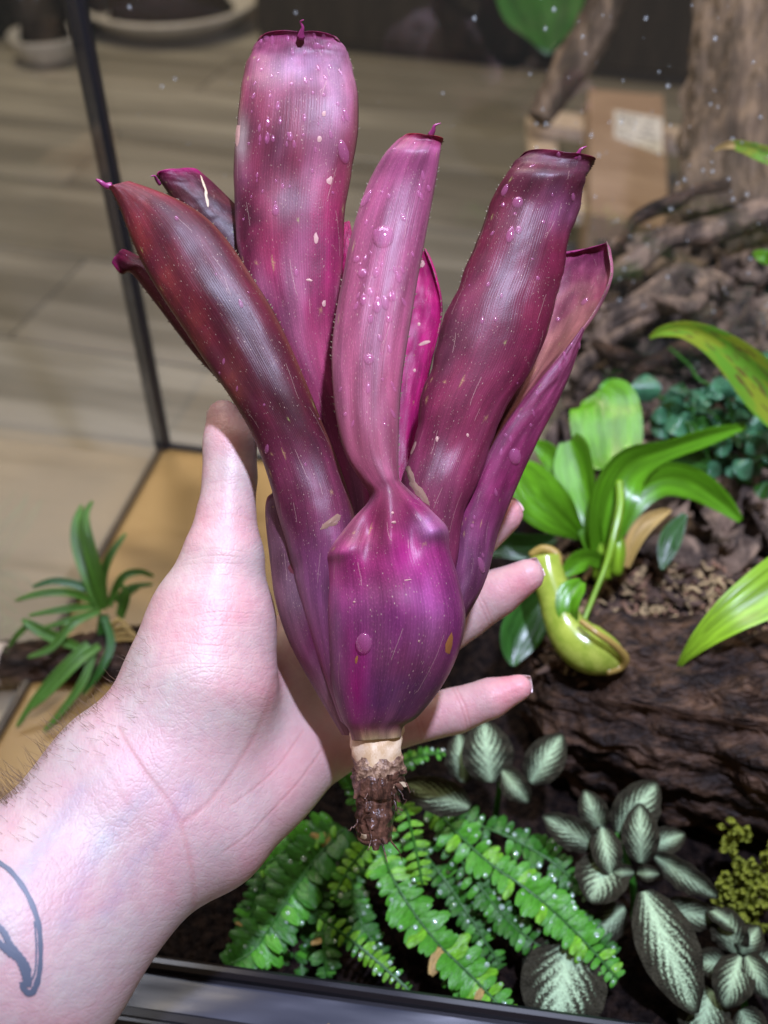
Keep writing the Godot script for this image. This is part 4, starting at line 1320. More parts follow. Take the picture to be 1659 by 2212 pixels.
func fern(called: String, label: String, fronds: Array, root_px: Array, seed_: int, dew: int) -> void:
	var o := base(called, at(root_px[0], root_px[1], root_px[2]), label, "fern", "ferns in front of the log")
	var r := RandomNumberGenerator.new()
	r.seed = seed_
	var kinds := [pinna_mesh(1), pinna_mesh(2), pinna_mesh(3)]
	var spots := []
	for f in fronds:
		var pts: Array = f[0]
		var mat: Material = M[f[1]]
		var size: float = f[2] * 0.76
		var pairs := int(f[3] * 1.35)
		var p := []
		var rad := []
		for q in smooth_pts(pts, 24):
			p.append(at(q[0], q[1], q[2] * 0.925))
			rad.append(0.0006)
		var fr := put("frond", tube(p, rad, 5), M.fern_deep, o)
		for i in pairs:
			var t := (i + 0.5) / pairs
			var k := t * 22.99
			var c: Vector3 = p[int(k)].lerp(p[int(k) + 1], k - int(k))
			var al: Vector3 = (p[mini(int(k) + 2, 23)] - p[int(k)]).normalized()
			var look := (eye - c).normalized()
			var upv := (look * 0.55 + Vector3.UP * 0.75).normalized()
			var sd := al.cross(upv).normalized()
			var len_ := size * d_len(pts) * (0.55 + 0.45 * sin(PI * (0.2 + 0.72 * t))) * (1.0 if t < 0.8 else 1.0 - (t - 0.8) * 2.0)
			for e in [-1.0, 1.0]:
				if r.randf() < 0.04: continue
				var dir: Vector3 = (sd * e + al * r.randf_range(0.1, 0.4) + upv * r.randf_range(-0.35, 0.35)).normalized()
				var nn: Vector3 = (upv + sd * r.randf_range(-0.3, 0.3) + al * r.randf_range(-0.2, 0.3)).normalized()
				var zz := dir.cross(nn).normalized()
				nn = zz.cross(dir)
				var pin := MeshInstance3D.new()
				pin.mesh = kinds[r.randi() % 3]
				pin.material_override = mat if r.randf() < 0.82 else (M.fern_lime if f[1] == "fern" else M.fern)
				pin.name = "leaflet"
				fr.add_child(pin, true)
				var l := len_ * r.randf_range(0.72, 1.15)
				if r.randf() < 0.02: pin.material_override = M.tan_leaf
				pin.transform = Transform3D(Basis(dir * l, nn * l * 0.8, zz * l * (0.72 if pairs > 12 else 0.9)), c)
				spots.append([c + dir * l * r.randf_range(0.3, 0.9), nn, l])
	var sm := SphereMesh.new()
	sm.radius = 1.0
	sm.height = 2.0
	sm.radial_segments = 10
	sm.rings = 6
	lumps(dew, func(_i: int) -> Array:
		var s: Array = spots[r.randi() % spots.size()]
		var q := r.randf_range(0.0003, 0.0012)
		var nn: Vector3 = (s[1] + Vector3(r.randf_range(-0.5, 0.7), r.randf_range(-0.3, 0.5), r.randf_range(-0.3, 0.6)) * 0.6).normalized()
		var sd := nn.cross(Vector3.RIGHT).normalized()
		return [Transform3D(Basis(sd * q, nn * q * 0.3, sd.cross(nn) * q), s[0] + s[1] * s[2] * 0.10)], M.dew, "dew", o, sm)

func d_len(pts: Array) -> float:
	return pts[0][2] / FOCAL * 0.01

func veined_plant(label: String, stem: Array, leaves: Array) -> void:
	var o := base("silver_veined_plant", at(stem[0][0], stem[0][1], stem[0][2]), label, "plant", "silver veined plants under the log")
	for q in stem: q[2] *= 0.925
	var s := strip(smooth_pts(stem, 10))
	put("stem", tube(s[0], s[1], 7), M.fern_deep, o)
	for l in leaves:
		foliage(o, oval([l[0], l[1]], [l[2], l[3]], l[4], l[5] * 0.92, l[6] * 0.92, l[7]), M.episcia, {"fold": 0.22, "ripple": 0.09, "thick": 0.0009})

func plants() -> void:
	# ferns
	fern("fern", "green fern with round leaflets below the bare stem, its longest frond reaching the rail", [
		[[[815, 1800, 43.5], [850, 1900, 42.0], [930, 2020, 41.0], [1020, 2110, 40.3], [1105, 2200, 39.6]], "fern", 66, 22],
		[[[800, 1790, 43.5], [870, 1930, 42.2], [960, 2060, 41.2], [1010, 2150, 40.4], [1040, 2190, 40.0]], "fern", 44, 18],
		[[[835, 1790, 43.0], [870, 1740, 42.6], [890, 1800, 42.2], [905, 1870, 41.8], [912, 1910, 41.6]], "fern_lime", 36, 10],
		[[[830, 1780, 43.0], [790, 1830, 42.4], [745, 1890, 42.0], [722, 1945, 41.6]], "fern_lime", 34, 9],
		[[[860, 1650, 45.5], [900, 1635, 45.2], [960, 1625, 45.0]], "fern", 26, 8],
		[[[790, 1760, 44.5], [755, 1690, 44.3], [735, 1660, 44.0]], "fern", 32, 8],
		[[[690, 1980, 41.5], [770, 2040, 41.0], [830, 2090, 40.6], [885, 2140, 40.2]], "fern_lime", 34, 12],
		[[[880, 1800, 44.5], [960, 1900, 43.6], [1020, 1990, 42.8], [1085, 2090, 42.0]], "fern_deep", 44, 16],
		[[[800, 1820, 44.4], [760, 1920, 43.6], [790, 2010, 42.8], [840, 2080, 42.2]], "fern_deep", 40, 14],
	], [815, 1810, 44.5], 201, 110)
	fern("fern", "green fern spreading right below the silver-leaved plants, tips rounded and lime", [
		[[[930, 1740, 44.5], [1040, 1850, 43.0], [1150, 1930, 42.0], [1240, 2010, 41.4], [1335, 2115, 40.6]], "fern", 60, 22],
		[[[960, 1760, 44.5], [1080, 1800, 43.8], [1190, 1860, 43.2], [1270, 1930, 42.6]], "fern_deep", 52, 16],
		[[[950, 1790, 44.0], [1040, 1920, 42.6], [1110, 2000, 42.0], [1200, 2070, 41.4]], "fern_deep", 46, 16],
		[[[1150, 1950, 42.6], [1250, 2000, 42.0], [1330, 2060, 41.6]], "fern_deep", 44, 12],
	], [935, 1745, 45.0], 202, 110)
	fern("fern", "darker fern half hidden under the edge of the palm", [
		[[[740, 1790, 44.5], [670, 1870, 43.5], [610, 1960, 42.6], [550, 2050, 41.8], [495, 2085, 41.4]], "fern_deep", 76, 20],
		[[[720, 1780, 44.5], [640, 1820, 44.0], [560, 1880, 43.5]], "fern", 50, 12],
		[[[690, 1850, 44.0], [690, 1960, 43.0], [700, 2050, 42.0], [705, 2110, 41.6]], "fern_deep", 44, 14],
		[[[760, 1800, 45.2], [680, 1930, 44.6], [640, 2060, 43.8], [620, 2120, 43.2]], "fern_deep", 48, 16],
		[[[740, 1810, 45.4], [760, 1940, 44.6], [740, 2050, 43.8], [760, 2130, 43.0]], "fern_deep", 44, 14],
		[[[700, 1800, 44.8], [600, 1850, 44.4], [550, 1960, 43.4], [520, 2010, 43]], "fern_deep", 46, 16],
	], [735, 1790, 45.0], 203, 50)
	# silver veined plants
	veined_plant("silver veined plant with one large leaf pointing down, at the right under the log", [[1370, 1990, 44.5, 8], [1365, 1900, 43.5, 8], [1330, 1800, 43.2, 6]], [
		[1392, 1925, 1503, 2190, 66, 41.8, 40.0, 8], [1318, 1850, 1275, 1950, 58, 43.0, 41.5, -10], [1292, 1832, 1172, 1762, 38, 43.2, 42.6, 20], [1300, 1795, 1262, 1706, 32, 43.4, 43.2, 0],
		[1300, 1785, 1322, 1895, 34, 43.0, 42.0, 10], [1335, 1800, 1420, 1690, 50, 43.6, 44.0, -15], [1385, 1865, 1382, 1735, 40, 43.0, 43.2, 0], [1370, 1885, 1322, 1885, 18, 42.4, 42.0, 10], [1375, 1885, 1426, 1888, 18, 42.4, 42.0, -10],
		[1415, 1850, 1552, 1940, 36, 43.2, 42.0, -35], [1430, 1960, 1560, 1990, 36, 43.6, 43.0, -20], [1350, 1960, 1270, 2040, 36, 43.8, 43.2, 20], [1400, 1960, 1440, 2080, 40, 43.8, 43.2, 0], [1350, 1860, 1250, 1870, 30, 43.8, 43.6, 10], [1400, 1830, 1480, 1800, 30, 44.0, 44.4, 10]])
	veined_plant("dim silver veined plant behind the fern, near the little finger", [[1070, 1770, 46.0, 7], [1080, 1690, 45.0, 6]], [
		[1015, 1745, 872, 1690, 40, 42.8, 42.0, 12], [1060, 1690, 1045, 1555, 56, 45.0, 45.4, -5], [1145, 1690, 1215, 1585, 42, 45.2, 45.4, 0], [1085, 1665, 1142, 1735, 32, 44.6, 43.8, -20], [1000, 1690, 990, 1580, 36, 45.6, 46, 20]])
	veined_plant("silver veined plant in the bottom right corner", [[1610, 2230, 42.0, 8], [1606, 2080, 41.6, 6]], [
		[1600, 2065, 1565, 2178, 44, 41.4, 40.6, 6], [1612, 2065, 1665, 2160, 36, 41.2, 40.6, -14], [1590, 2060, 1560, 1960, 40, 42.4, 42.8, 14], [1530, 1960, 1600, 2010, 26, 43, 42.4, 40],
		[1540, 2140, 1500, 2260, 58, 41.6, 40.8, 12], [1600, 2180, 1640, 2260, 40, 41.2, 40.4, -10], [1600, 2060, 1640, 2000, 30, 42.2, 42.6, 0], [1570, 2080, 1500, 2080, 32, 42.8, 42.6, 10], [1620, 2100, 1680, 2060, 34, 42.2, 42.4, 0]])
	veined_plant("broad silver veined leaf low behind the rail, bottom middle right", [[1245, 2020, 43.5, 7], [1232, 2060, 42.5, 6]], [[1232, 2035, 1196, 2250, 92, 42.0, 40.0, 4], [1225, 2040, 1130, 2090, 40, 42.6, 42.2, 20]])
	# pitcher plant
	var o := base("pitcher_plant", at(1305, 1245, 46.5), "green pitcher plant with broad leaves rooted in the moss on the log", "plant")
	foliage(o, [[1320, 1010, 47.5, 30, 0], [1316, 985, 48.0, 62, 0], [1313, 945, 48.6, 74, 0], [1308, 900, 49.2, 76, 0], [1303, 865, 49.8, 68, 0], [1290, 845, 50.2, 40, 0]], M.leaf_green, {"fold": 0.1})
	foliage(o, [[1262, 1165, 47.0, 6, 0], [1235, 1140, 46.0, 26, 0], [1195, 1105, 45.4, 50, 10], [1155, 1065, 45.6, 56, 10], [1125, 1025, 46.4, 40, 10], [1108, 1000, 47.0, 8, 0]], M.leaf_green, {"fold": 0.15})
	foliage(o, [[1290, 1210, 46.6, 14, 0], [1278, 1140, 46.2, 30, 30], [1262, 1060, 46.6, 46, 35], [1245, 990, 47.4, 48, 30], [1230, 950, 48.0, 22, 20]], M.leaf_green, {"fold": 0.7})
	foliage(o, [[1300, 1215, 46.4, 14, 0], [1310, 1130, 45.6, 42, -20], [1330, 1055, 45.4, 54, -25], [1365, 1005, 45.8, 48, -30], [1430, 975, 46.6, 26, -30], [1520, 945, 47.4, 20, -20], [1612, 920, 48.2, 6, 0]], M.leaf_green, {"fold": 0.5})
	foliage(o, [[1320, 1180, 46.8, 10, 0], [1370, 1080, 46.8, 30, -10], [1430, 1035, 47.0, 36, -10], [1500, 1045, 47.2, 34, -10], [1560, 1085, 47.4, 22, -10], [1600, 1125, 47.4, 6, 0]], M.leaf_green, {"fold": 0.4})
	foliage(o, [[1300, 1150, 47.2, 12, 0], [1350, 1060, 47.6, 40, 0], [1420, 1000, 48.2, 44, 0], [1490, 990, 48.6, 28, 0], [1540, 1010, 49, 8, 0]], M.leaf_deep, {"fold": 0.4})
	foliage(o, [[1318, 1232, 46.2, 8, 0], [1280, 1205, 45.8, 20, 25], [1245, 1215, 45.6, 24, 25], [1212, 1248, 45.4, 6, 20]], M.leaf_green, {"fold": 0.3})
	foliage(o, [[1235, 1080, 48.2, 8, 0], [1205, 1010, 48.6, 24, 20], [1180, 975, 49, 22, 20], [1148, 952, 49.4, 4, 0]], M.leaf_green, {"fold": 0.3})
	var dead := foliage(o, [[1352, 1225, 46.4, 8, 0], [1366, 1175, 46.2, 18, 10], [1392, 1135, 46.2, 20, 10], [1425, 1112, 46.4, 12, 0], [1450, 1102, 46.6, 3, 0]], M.tan_leaf, {"fold": 0.5})
	dead.set_meta("label", "dried tan leaf")
	var s := strip(smooth_pts([[1303, 1250, 46.6, 22], [1298, 1200, 46.5, 22], [1290, 1130, 46.6, 20], [1288, 1080, 47, 12]], 12))
	put("stem", tube(s[0], s[1], 10), M.leaf_lime, o)
	s = strip(smooth_pts([[1330, 1240, 46.2, 14], [1336, 1190, 46.0, 16], [1332, 1150, 46.2, 12]], 8))
	put("stem", tube(s[0], s[1], 10), M.leaf_lime, o)
	s = strip(smooth_pts([[1338, 1040, 45.2, 9], [1340, 1090, 44.8, 10], [1326, 1160, 44.4, 9], [1308, 1225, 44.2, 7], [1282, 1290, 44.0, 6], [1262, 1340, 43.8, 6], [1255, 1370, 43.6, 6]], 30))
	put("tendril", tube(s[0], s[1], 8), M.leaf_lime, o)
	s = strip(smooth_pts([[1178, 1205, 43.2, 34], [1184, 1240, 43.0, 35], [1200, 1290, 42.8, 37], [1218, 1345, 42.6, 42], [1244, 1382, 42.4, 50], [1272, 1402, 42.3, 53], [1300, 1414, 42.4, 47], [1325, 1424, 42.6, 34], [1342, 1430, 42.8, 14]], 40))
	var pit := put("pitcher", tube(s[0], s[1], 24), M.pitcher, o)
	pit.set_meta("label", "lying green pitcher")
	s = strip(smooth_pts([[1254, 1342, 41.2, 6], [1290, 1368, 40.8, 7], [1325, 1392, 41.0, 8], [1350, 1420, 41.6, 10], [1340, 1440, 42.0, 10], [1310, 1452, 41.8, 8]], 20))
	put("pitcher_rim", tube(s[0], s[1], 9), M.rim, pit)
	s = strip(smooth_pts([[1146, 1200, 43.4, 8], [1172, 1186, 43.2, 10], [1200, 1196, 43.0, 10], [1206, 1226, 42.8, 9], [1196, 1258, 42.6, 8]], 14))
	put("pitcher_rim", tube(s[0], s[1], 9), M.rim, pit)
	var lid := foliage(o, [[1240, 1352, 42.0, 8, 0], [1228, 1320, 41.8, 24, 20], [1236, 1280, 42.0, 28, 20], [1258, 1256, 42.4, 8, 10]], M.leaf_green, {"fold": 0.6, "name": "pitcher_lid"})
	lid.set_meta("label", "green lid standing over the pitcher mouth")
	foliage(o, [[1172, 1290, 46.0, 14, 0], [1150, 1320, 45.6, 40, 10], [1125, 1365, 45.2, 46, 10], [1112, 1405, 45.0, 32, 10], [1108, 1438, 44.8, 6, 0]], M.leaf_deep, {"fold": 0.3})
	foliage(o, [[1200, 1160, 48.5, 10, 0], [1150, 1180, 48.5, 26, 0], [1090, 1180, 48.5, 26, 0], [1050, 1200, 48.5, 5, 0]], M.leaf_deep, {"fold": 0.3})
	foliage(o, [[1480, 1110, 47.5, 6, 0], [1455, 1150, 47.5, 22, 0], [1440, 1190, 47.4, 20, 0], [1430, 1230, 47.2, 4, 0]], M.leaf_deep, {"fold": 0.3})
	# single leaves reaching in from a plant at the right
	var y1 := base("spotted_leaf", at(1700, 872, 46.5), "yellow-green leaf with brown spots arching in above the small teal leaves", "leaf")
	foliage(y1, [[1720, 910, 46.5, 46, 0], [1665, 850, 46.0, 54, 15], [1600, 780, 45.6, 44, 20], [1540, 735, 45.6, 32, 25], [1480, 712, 46.0, 20, 20], [1430, 716, 46.6, 11, 10], [1403, 730, 47.2, 3, 0]], M.spotted, {"fold": 0.3})
	var y2 := base("long_leaf", at(1700, 1230, 41.5), "bright green tapering leaf sticking in from the right edge over the moss", "leaf")
	foliage(y2, [[1725, 1235, 41.4, 62, 0], [1650, 1285, 41.2, 56, -10], [1580, 1330, 41.2, 42, -15], [1520, 1378, 41.6, 24, -10], [1480, 1420, 42.2, 10, 0], [1462, 1450, 42.8, 3, 0]], M.leaf_lime, {"fold": 0.3})
	var y3 := base("withered_leaf", at(1690, 345, 48.0), "narrow yellow leaf with a brown withered tip at the right edge", "leaf")
	foliage(y3, [[1700, 350, 48, 16, 0], [1650, 332, 48, 17, 10], [1610, 318, 48.3, 13, 20], [1580, 312, 48.6, 9, 20]], M.spotted, {"fold": 0.3})
	foliage(y3, [[1588, 312, 48.5, 9, 0], [1565, 315, 48.7, 7, 20], [1542, 325, 49, 2, 0]], M.tan_leaf, {"fold": 0.3, "name": "withered_tip"})
	var y4 := base("small_leaf", at(1670, 560, 50.0), "small round green leaf alone at the right edge before the bark", "leaf")
	foliage(y4, oval([1680, 565], [1626, 545], 15, 50, 50, 0), M.leaf_green, {"fold": 0.1})
	# creeper with small round leaves
	var cr := base("creeper", at(1600, 1100, 56.0), "creeper with many small glossy teal leaves at the right, behind the pitcher plant", "plant")
	rng.seed = 61
	for i in 5:
		var y := 1080.0 - i * 18.0
		var pts := []
		for k in 7:
			pts.append([1660 - k * 34 + rng.randf_range(-16, 16), y - k * (8 + i * 9) + rng.randf_range(-22, 22), 54.0 + rng.randf_range(-2, 3), 3.0])
		s = strip(smooth_pts(pts, 24))
		put("stem", tube(s[0], s[1], 5), M.fern_deep, cr)
	for i in 190:
		var f := rng.randf()
		var x := lerpf(1690, 1440, pow(f, 1.3)) + rng.randf_range(-15, 15)
		var y := lerpf(rng.randf_range(740, 1150), rng.randf_range(860, 960), f)
		if x < 1500 and y < 800: continue
		var an := rng.randf_range(0, TAU)
		var sz := rng.randf_range(13, 27)
		var d := 53.0 + rng.randf_range(-4, 5)
		foliage(cr, oval([x, y], [x + cos(an) * sz * 2.0, y + sin(an) * sz * 1.7], sz * 0.95, d, d + rng.randf_range(-0.8, 0.8), rng.randf_range(-35, 35)), M.creeper if rng.randf() < 0.75 else M.leaf_deep, {"fold": 0.15, "nr": 10})
	foliage(cr, oval([1395, 868], [1396, 808], 32, 54, 54, 0), M.creeper, {"fold": 0.05, "nr": 12})
	foliage(cr, oval([1320, 858], [1322, 818], 26, 56, 56, 0), M.fern, {"fold": 0.05, "nr": 12})
	s = strip(smooth_pts([[1520, 900, 56, 3], [1460, 870, 55.5, 3], [1396, 852, 54.4, 3], [1322, 850, 56, 3]], 12))
	put("stem", tube(s[0], s[1], 5), M.fern_deep, cr)
	# strap-leaved plant on its piece of wood, left
	var st := base("strap_leaved_plant", at(205, 1400, 52.0), "small green plant with narrow strap leaves on driftwood by the left pane", "plant")
	for l in [[[[222, 1318, 51, 10.88, 0], [196, 1250, 50.6, 16.32, 20], [172, 1180, 50.8, 16.32, 25], [166, 1130, 51.2, 10.88, 25], [176, 1090, 51.8, 2.04, 10]], "strap"], [[[225, 1310, 51, 9.52, 0], [208, 1240, 50.2, 13.6, -10], [190, 1170, 50.2, 12.24, -10], [184, 1115, 50.8, 7.48, -10], [200, 1082, 51.4, 2.04, 0]], "strap"],
			[[[228, 1300, 51.2, 5.44, 0], [222, 1250, 51, 8.16, 0], [238, 1200, 51.2, 7.48, 0], [272, 1152, 51.8, 2.04, 0]], "strap"], [[[205, 1300, 51, 6.12, 0], [150, 1280, 50, 7.48, 20], [90, 1282, 49.5, 6.8, 20], [32, 1298, 49.2, 1.36, 0]], "strap"],
			[[[205, 1310, 51, 5.44, 0], [140, 1316, 50, 6.8, 20], [62, 1330, 49.4, 1.36, 0]], "strap"], [[[208, 1322, 51, 5.44, 0], [150, 1340, 50.2, 6.12, 10], [92, 1358, 49.8, 1.36, 0]], "strap"], [[[175, 1400, 50.8, 6.8, 0], [120, 1378, 50.2, 11.56, 10], [70, 1352, 49.8, 10.2, 10], [48, 1338, 49.8, 2.72, 0]], "strap"],
			[[[190, 1390, 50.4, 6.8, 0], [140, 1440, 49.8, 10.2, 0], [80, 1505, 49.4, 7.48, 0], [36, 1570, 49.2, 2.04, 0]], "strap"], [[[215, 1395, 50.2, 6.8, 0], [165, 1430, 49.4, 10.88, -10], [110, 1490, 49, 8.16, -10], [70, 1530, 48.8, 1.36, 0]], "strap"],
			[[[60, 1350, 50, 5.44, 0], [35, 1375, 50, 5.44, 0], [18, 1400, 50, 1.36, 0]], "strap"], [[[250, 1300, 51, 4.76, 0], [280, 1270, 51, 6.12, 0], [330, 1262, 51.2, 1.36, 0]], "strap"], [[[255, 1330, 51, 4.08, 0], [268, 1290, 51, 6.12, 30], [300, 1268, 51, 2.04, 0]], "strap"], [[[260, 1340, 50.6, 4.08, 0], [275, 1290, 50.4, 5.44, 0], [262, 1262, 50.4, 2.04, 0]], "strap"], [[[215, 1320, 50.8, 6, 0], [160, 1345, 50, 8, 10], [110, 1400, 49.6, 7, 10], [60, 1420, 49.4, 2, 0]], "strap"], [[[225, 1330, 50.6, 6, 0], [240, 1390, 50, 8, 0], [215, 1450, 49.5, 7, 0], [180, 1500, 49.4, 2, 0]], "leaf_deep"], [[[235, 1310, 51, 6, 0], [262, 1250, 51, 8, 0], [300, 1235, 51.4, 6, 0], [332, 1245, 51.8, 2, 0]], "strap"], [[[215, 1300, 51, 6, 0], [185, 1270, 50.8, 8, 0], [120, 1255, 50.4, 7, 0], [70, 1268, 50, 2, 0]], "leaf_deep"], [[[205, 1400, 50.2, 6, 0], [180, 1470, 49.6, 8, 0], [130, 1540, 49.2, 6, 0], [95, 1580, 49, 2, 0]], "strap"]]:
		foliage(st, l[0], M[l[1]], {"fold": 0.6, "nr": 16, "thick": 0.0012})
	s = strip(smooth_pts([[225, 1330, 51.4, 12], [222, 1370, 51.6, 14], [230, 1420, 51.8, 12]], 6))
	put("stem", tube(s[0], s[1], 8), M.leaf_deep, st)
	for i in 4:
		s = strip(smooth_pts([[235, 1360 + i * 8, 51, 5], [260 + i * 12, 1340 + i * 14, 50.5, 5], [290 + i * 10, 1380 + i * 12, 50.8, 4]], 8))
		put("root", tube(s[0], s[1], 6), M.tan_leaf, st)
	var dw := base("driftwood", at(60, 1440, 52.5), "short dark driftwood piece with a pale cut end under the strap-leaved plant", "driftwood")
	s = strip(smooth_pts([[-30, 1432, 52.5, 46], [20, 1434, 52.3, 48], [90, 1432, 52.2, 46], [170, 1425, 52.2, 52], [260, 1415, 52.3, 60], [340, 1400, 52.8, 50]], 40))
	put("branch", tube(s[0], s[1], 26, 0.35, noise(71, 0.8, 4)), M.bark, dw)
	s = strip([[-38, 1432, 52.3, 40], [-16, 1434, 52.0, 49], [10, 1436, 51.9, 46]])
	put("cut_end", tube(s[0], s[1], 20, 0.2, noise(72, 1.0, 3)), M.pine, dw)

# ---------------------------------------------------------------- the tank and what lies beyond

var tank_corner := Vector3.ZERO
var tx := Vector3.RIGHT
var tz := Vector3.BACK

func tank_pt(x: float, y: float, z: float) -> Vector3:   # cm along the back edge, up, towards the front
	return tank_corner + tx * (x * 0.01) + Vector3.UP * (y * 0.01) + tz * (z * 0.01)

func setting() -> void:
	tank_corner = on_level(352, 968, 0.0)
	var back := on_level(445, 982, 0.0) - tank_corner
	tx = Vector3(back.x, 0, back.z).normalized()
	tx = tx.rotated(Vector3.UP, 0.03)
	tz = tx.cross(Vector3.UP)
	if tz.z < 0: tz = -tz
	# floor of long laminate boards
	var floor_ := Node3D.new()
	floor_.name = "floor"
	add_child(floor_)
	floor_.set_meta("kind", "structure")
	floor_.set_meta("label", "grey brown laminate floor beyond the tank")
	floor_.position = Vector3(0, -0.2, -1.5)
	rng.seed = 41
	var fx := tx.rotated(Vector3.UP, -0.06)
	var fz := Vector3(-fx.z, 0, fx.x)
	for i in range(-5, 15):
		var w := 0.19
		var x0 := -3.6 + rng.randf() * 0.8
		while x0 < 3.4:
			var ln := rng.randf_range(1.2, 1.5)
			var c := fz * (-i * w) + Vector3(0, -0.2, -0.55)
			var a := c + fx * x0
			var b := c + fx * (x0 + ln - 0.002)
			var m := plank(a, b, fz, w - 0.003, 0.012, rng.randf_range(0.70, 1.18), rng.randf())
			put("plank", m, M.floor, floor_)
			x0 += ln
	# stand
	var stand := base("stand_top", Vector3(0, -0.02, -0.4), "tan wooden stand top under the glass tank", "stand")
	var sc := tank_pt(-60, -0.6, 0.6)
	put("board", slab(sc, tank_pt(90, -0.6, 0.6), tank_pt(90, -0.6, 62), tank_pt(-60, -0.6, 62), 0.03), M.stand, stand)
	# tank
	var tank := base("glass_tank", tank_pt(30, 0, 20), "glass terrarium with black silicone seams and a wet black front rail", "tank")
	put("base_panel", slab(tank_pt(0.2, 0.2, 0.2), tank_pt(70, 0.2, 0.2), tank_pt(70, 0.2, 37), tank_pt(0.2, 0.2, 37), 0.004), M.amber, tank)
	put("back_pane", slab(tank_pt(0.6, 0.25, 0.0), tank_pt(70, 0.25, 0.0), tank_pt(70, 46, 0.0), tank_pt(0.6, 46, 0.0), 0.004), M.glass, tank)
	put("side_pane", slab(tank_pt(0, 0.25, 0.6), tank_pt(0, 0.25, 37), tank_pt(0, 46, 37), tank_pt(0, 46, 0.6), 0.004), M.glass, tank)
	put("corner_seam", bar(tank_pt(0.1, 0.2, 0.1), tank_pt(0.1, 46, 0.1), 0.0095, 0.0095, tx, 0.002), M.rubber, tank)
	put("bottom_seam", bar(tank_pt(0.5, 0.45, 0.15), tank_pt(70, 0.45, 0.15), 0.004, 0.003, Vector3.UP), M.rubber, tank)
	put("bottom_seam", bar(tank_pt(0.12, 0.45, 0.5), tank_pt(0.12, 0.45, 37), 0.004, 0.003, Vector3.UP), M.rubber, tank)
	# front rail: ridged black profile
	var ra := on_level(230, 2066, 5.0)
	var rb := on_level(1119, 2190, 5.0)
	var rd := (rb - ra).normalized()
	var rz := Vector3(-rd.z, 0, rd.x)   # towards the viewer
	if rz.z < 0: rz = -rz
	ra -= rd * 0.06
	rb += rd * 0.22
	var rail := put("front_rail", bar(ra + rz * 0.011 - Vector3.UP * 0.026, rb + rz * 0.011 - Vector3.UP * 0.026, 0.022, 0.048, Vector3.UP, 0.001), M.wet, tank)
	put("ridge", bar(ra - Vector3.UP * 0.0005, rb - Vector3.UP * 0.0005, 0.0045, 0.007, Vector3.UP, 0.0014), M.black, rail)
	put("ridge", bar(ra + rz * 0.0205 - Vector3.UP * 0.002, rb + rz * 0.0205 - Vector3.UP * 0.002, 0.0035, 0.006, Vector3.UP, 0.0012), M.black, rail)
	put("ridge", bar(ra + rz * 0.0265 - Vector3.UP * 0.008, rb + rz * 0.0265 - Vector3.UP * 0.008, 0.004, 0.010, Vector3.UP, 0.0012), M.black, rail)
	put("ridge", bar(ra + rz * 0.033 - Vector3.UP * 0.014, rb + rz * 0.033 - Vector3.UP * 0.014, 0.004, 0.010, Vector3.UP, 0.0012), M.black, rail)
	put("front_pane", bar(ra + rz * 0.014 - Vector3.UP * 0.05, rb + rz * 0.014 - Vector3.UP * 0.05, 0.02, 0.012, Vector3.UP), M.black, rail)
	# wet film and crumbs on the rail
	for q in [[0.05, 0.215], [0.285, 0.46]]:
		var rows2 := []
		for i in 24:
			var row := PackedVector3Array()
			var t := i / 23.0
			for j in 7:
				var x := (j - 3) / 3.0
				var edge := 0.004 * sin(j * 2.1 + q[0] * 40.0) * (1.0 if i > 12 else -1.0)
				row.append(ra + rd * (lerpf(q[0], q[1], t) + edge) + rz * (0.0095 + x * 0.0058) + Vector3.UP * (-0.0016 + 0.0002 * sin(i * 0.9 + x * 2.0)))
			rows2.append(row)
		put("water_film", shell(rows2, 0.0002, Vector3.UP).mesh, M.film, rail)
	for q in [[820, 2140, 0.0016], [840, 2142, 0.0011], [842, 2198, 0.0012], [700, 2120, 0.0008], [640, 2110, 0.0007], [600, 2112, 0.0007], [985, 2190, 0.001]]:
		var p := on_level(q[0], q[1] + 24, 4.8)
		p = ra + rd * (p - ra).dot(rd) + rz * 0.011 - Vector3.UP * 0.002
		put("water_drop", drop_mesh(p + rz * rng.randf_range(-0.004, 0.004), Vector3.UP, q[2], 1.2), M.glassdrop, rail)
	var cr := []
	for a in 9:
		var an := a / 8.0 * 2.4 + 0.4
		cr.append(ra + rd * ((on_level(745, 2165, 4.8) - ra).dot(rd)) + rz * 0.011 - Vector3.UP * 0.001 + rd * cos(an) * 0.005 + rz * sin(an) * 0.003)
	put("crumb", tube(cr, [0.0004, 0.0008, 0.001, 0.001, 0.001, 0.001, 0.0009, 0.0007, 0.0004], 6), M.tan_leaf, rail)
	# droplets on the back pane
	var sm := SphereMesh.new()
	sm.radius = 1.0
	sm.height = 2.0
	sm.radial_segments = 10
	sm.rings = 6
	rng.seed = 43
	lumps(460, func(_i: int) -> Array:
		var q := 0.0002 + 0.0009 * pow(rng.randf(), 2.2)
		var x := 22.0 + 34.0 * rng.randf()
		var y := 14.0 + 16.0 * rng.randf()
		if rng.randf() < 0.25: x = rng.randf_range(2, 60)
		return [Transform3D(Basis(tx * q, Vector3.UP * q, tz * q * 0.6), tank_pt(x, y, 0.05))], M.glassdrop, "droplets", tank, sm)
	# soil: low in the back left where the base shows, banked to the front and right
	var rows := []
	var nz := noise(73, 0.16, 4)
	for i in 70:
		var row := PackedVector3Array()
		for j in 90:
			var x := 1.0 + 67.0 * j / 89.0
			var z := 1.0 + 35.5 * i / 69.0
			var h := -1.0 + 2.2 * smoothstep(6.0, 15.0, x + (z - 18.0) * 0.30 + nz.get_noise_2d(x, z) * 3.0) + nz.get_noise_2d(x * 2.0, z * 2.0 + 50.0) * 0.9
			row.append(tank_pt(x, h, z))
		rows.append(row)
	var soil := put("soil", shell(rows, 0.003, Vector3.UP).mesh, M.soil, self)
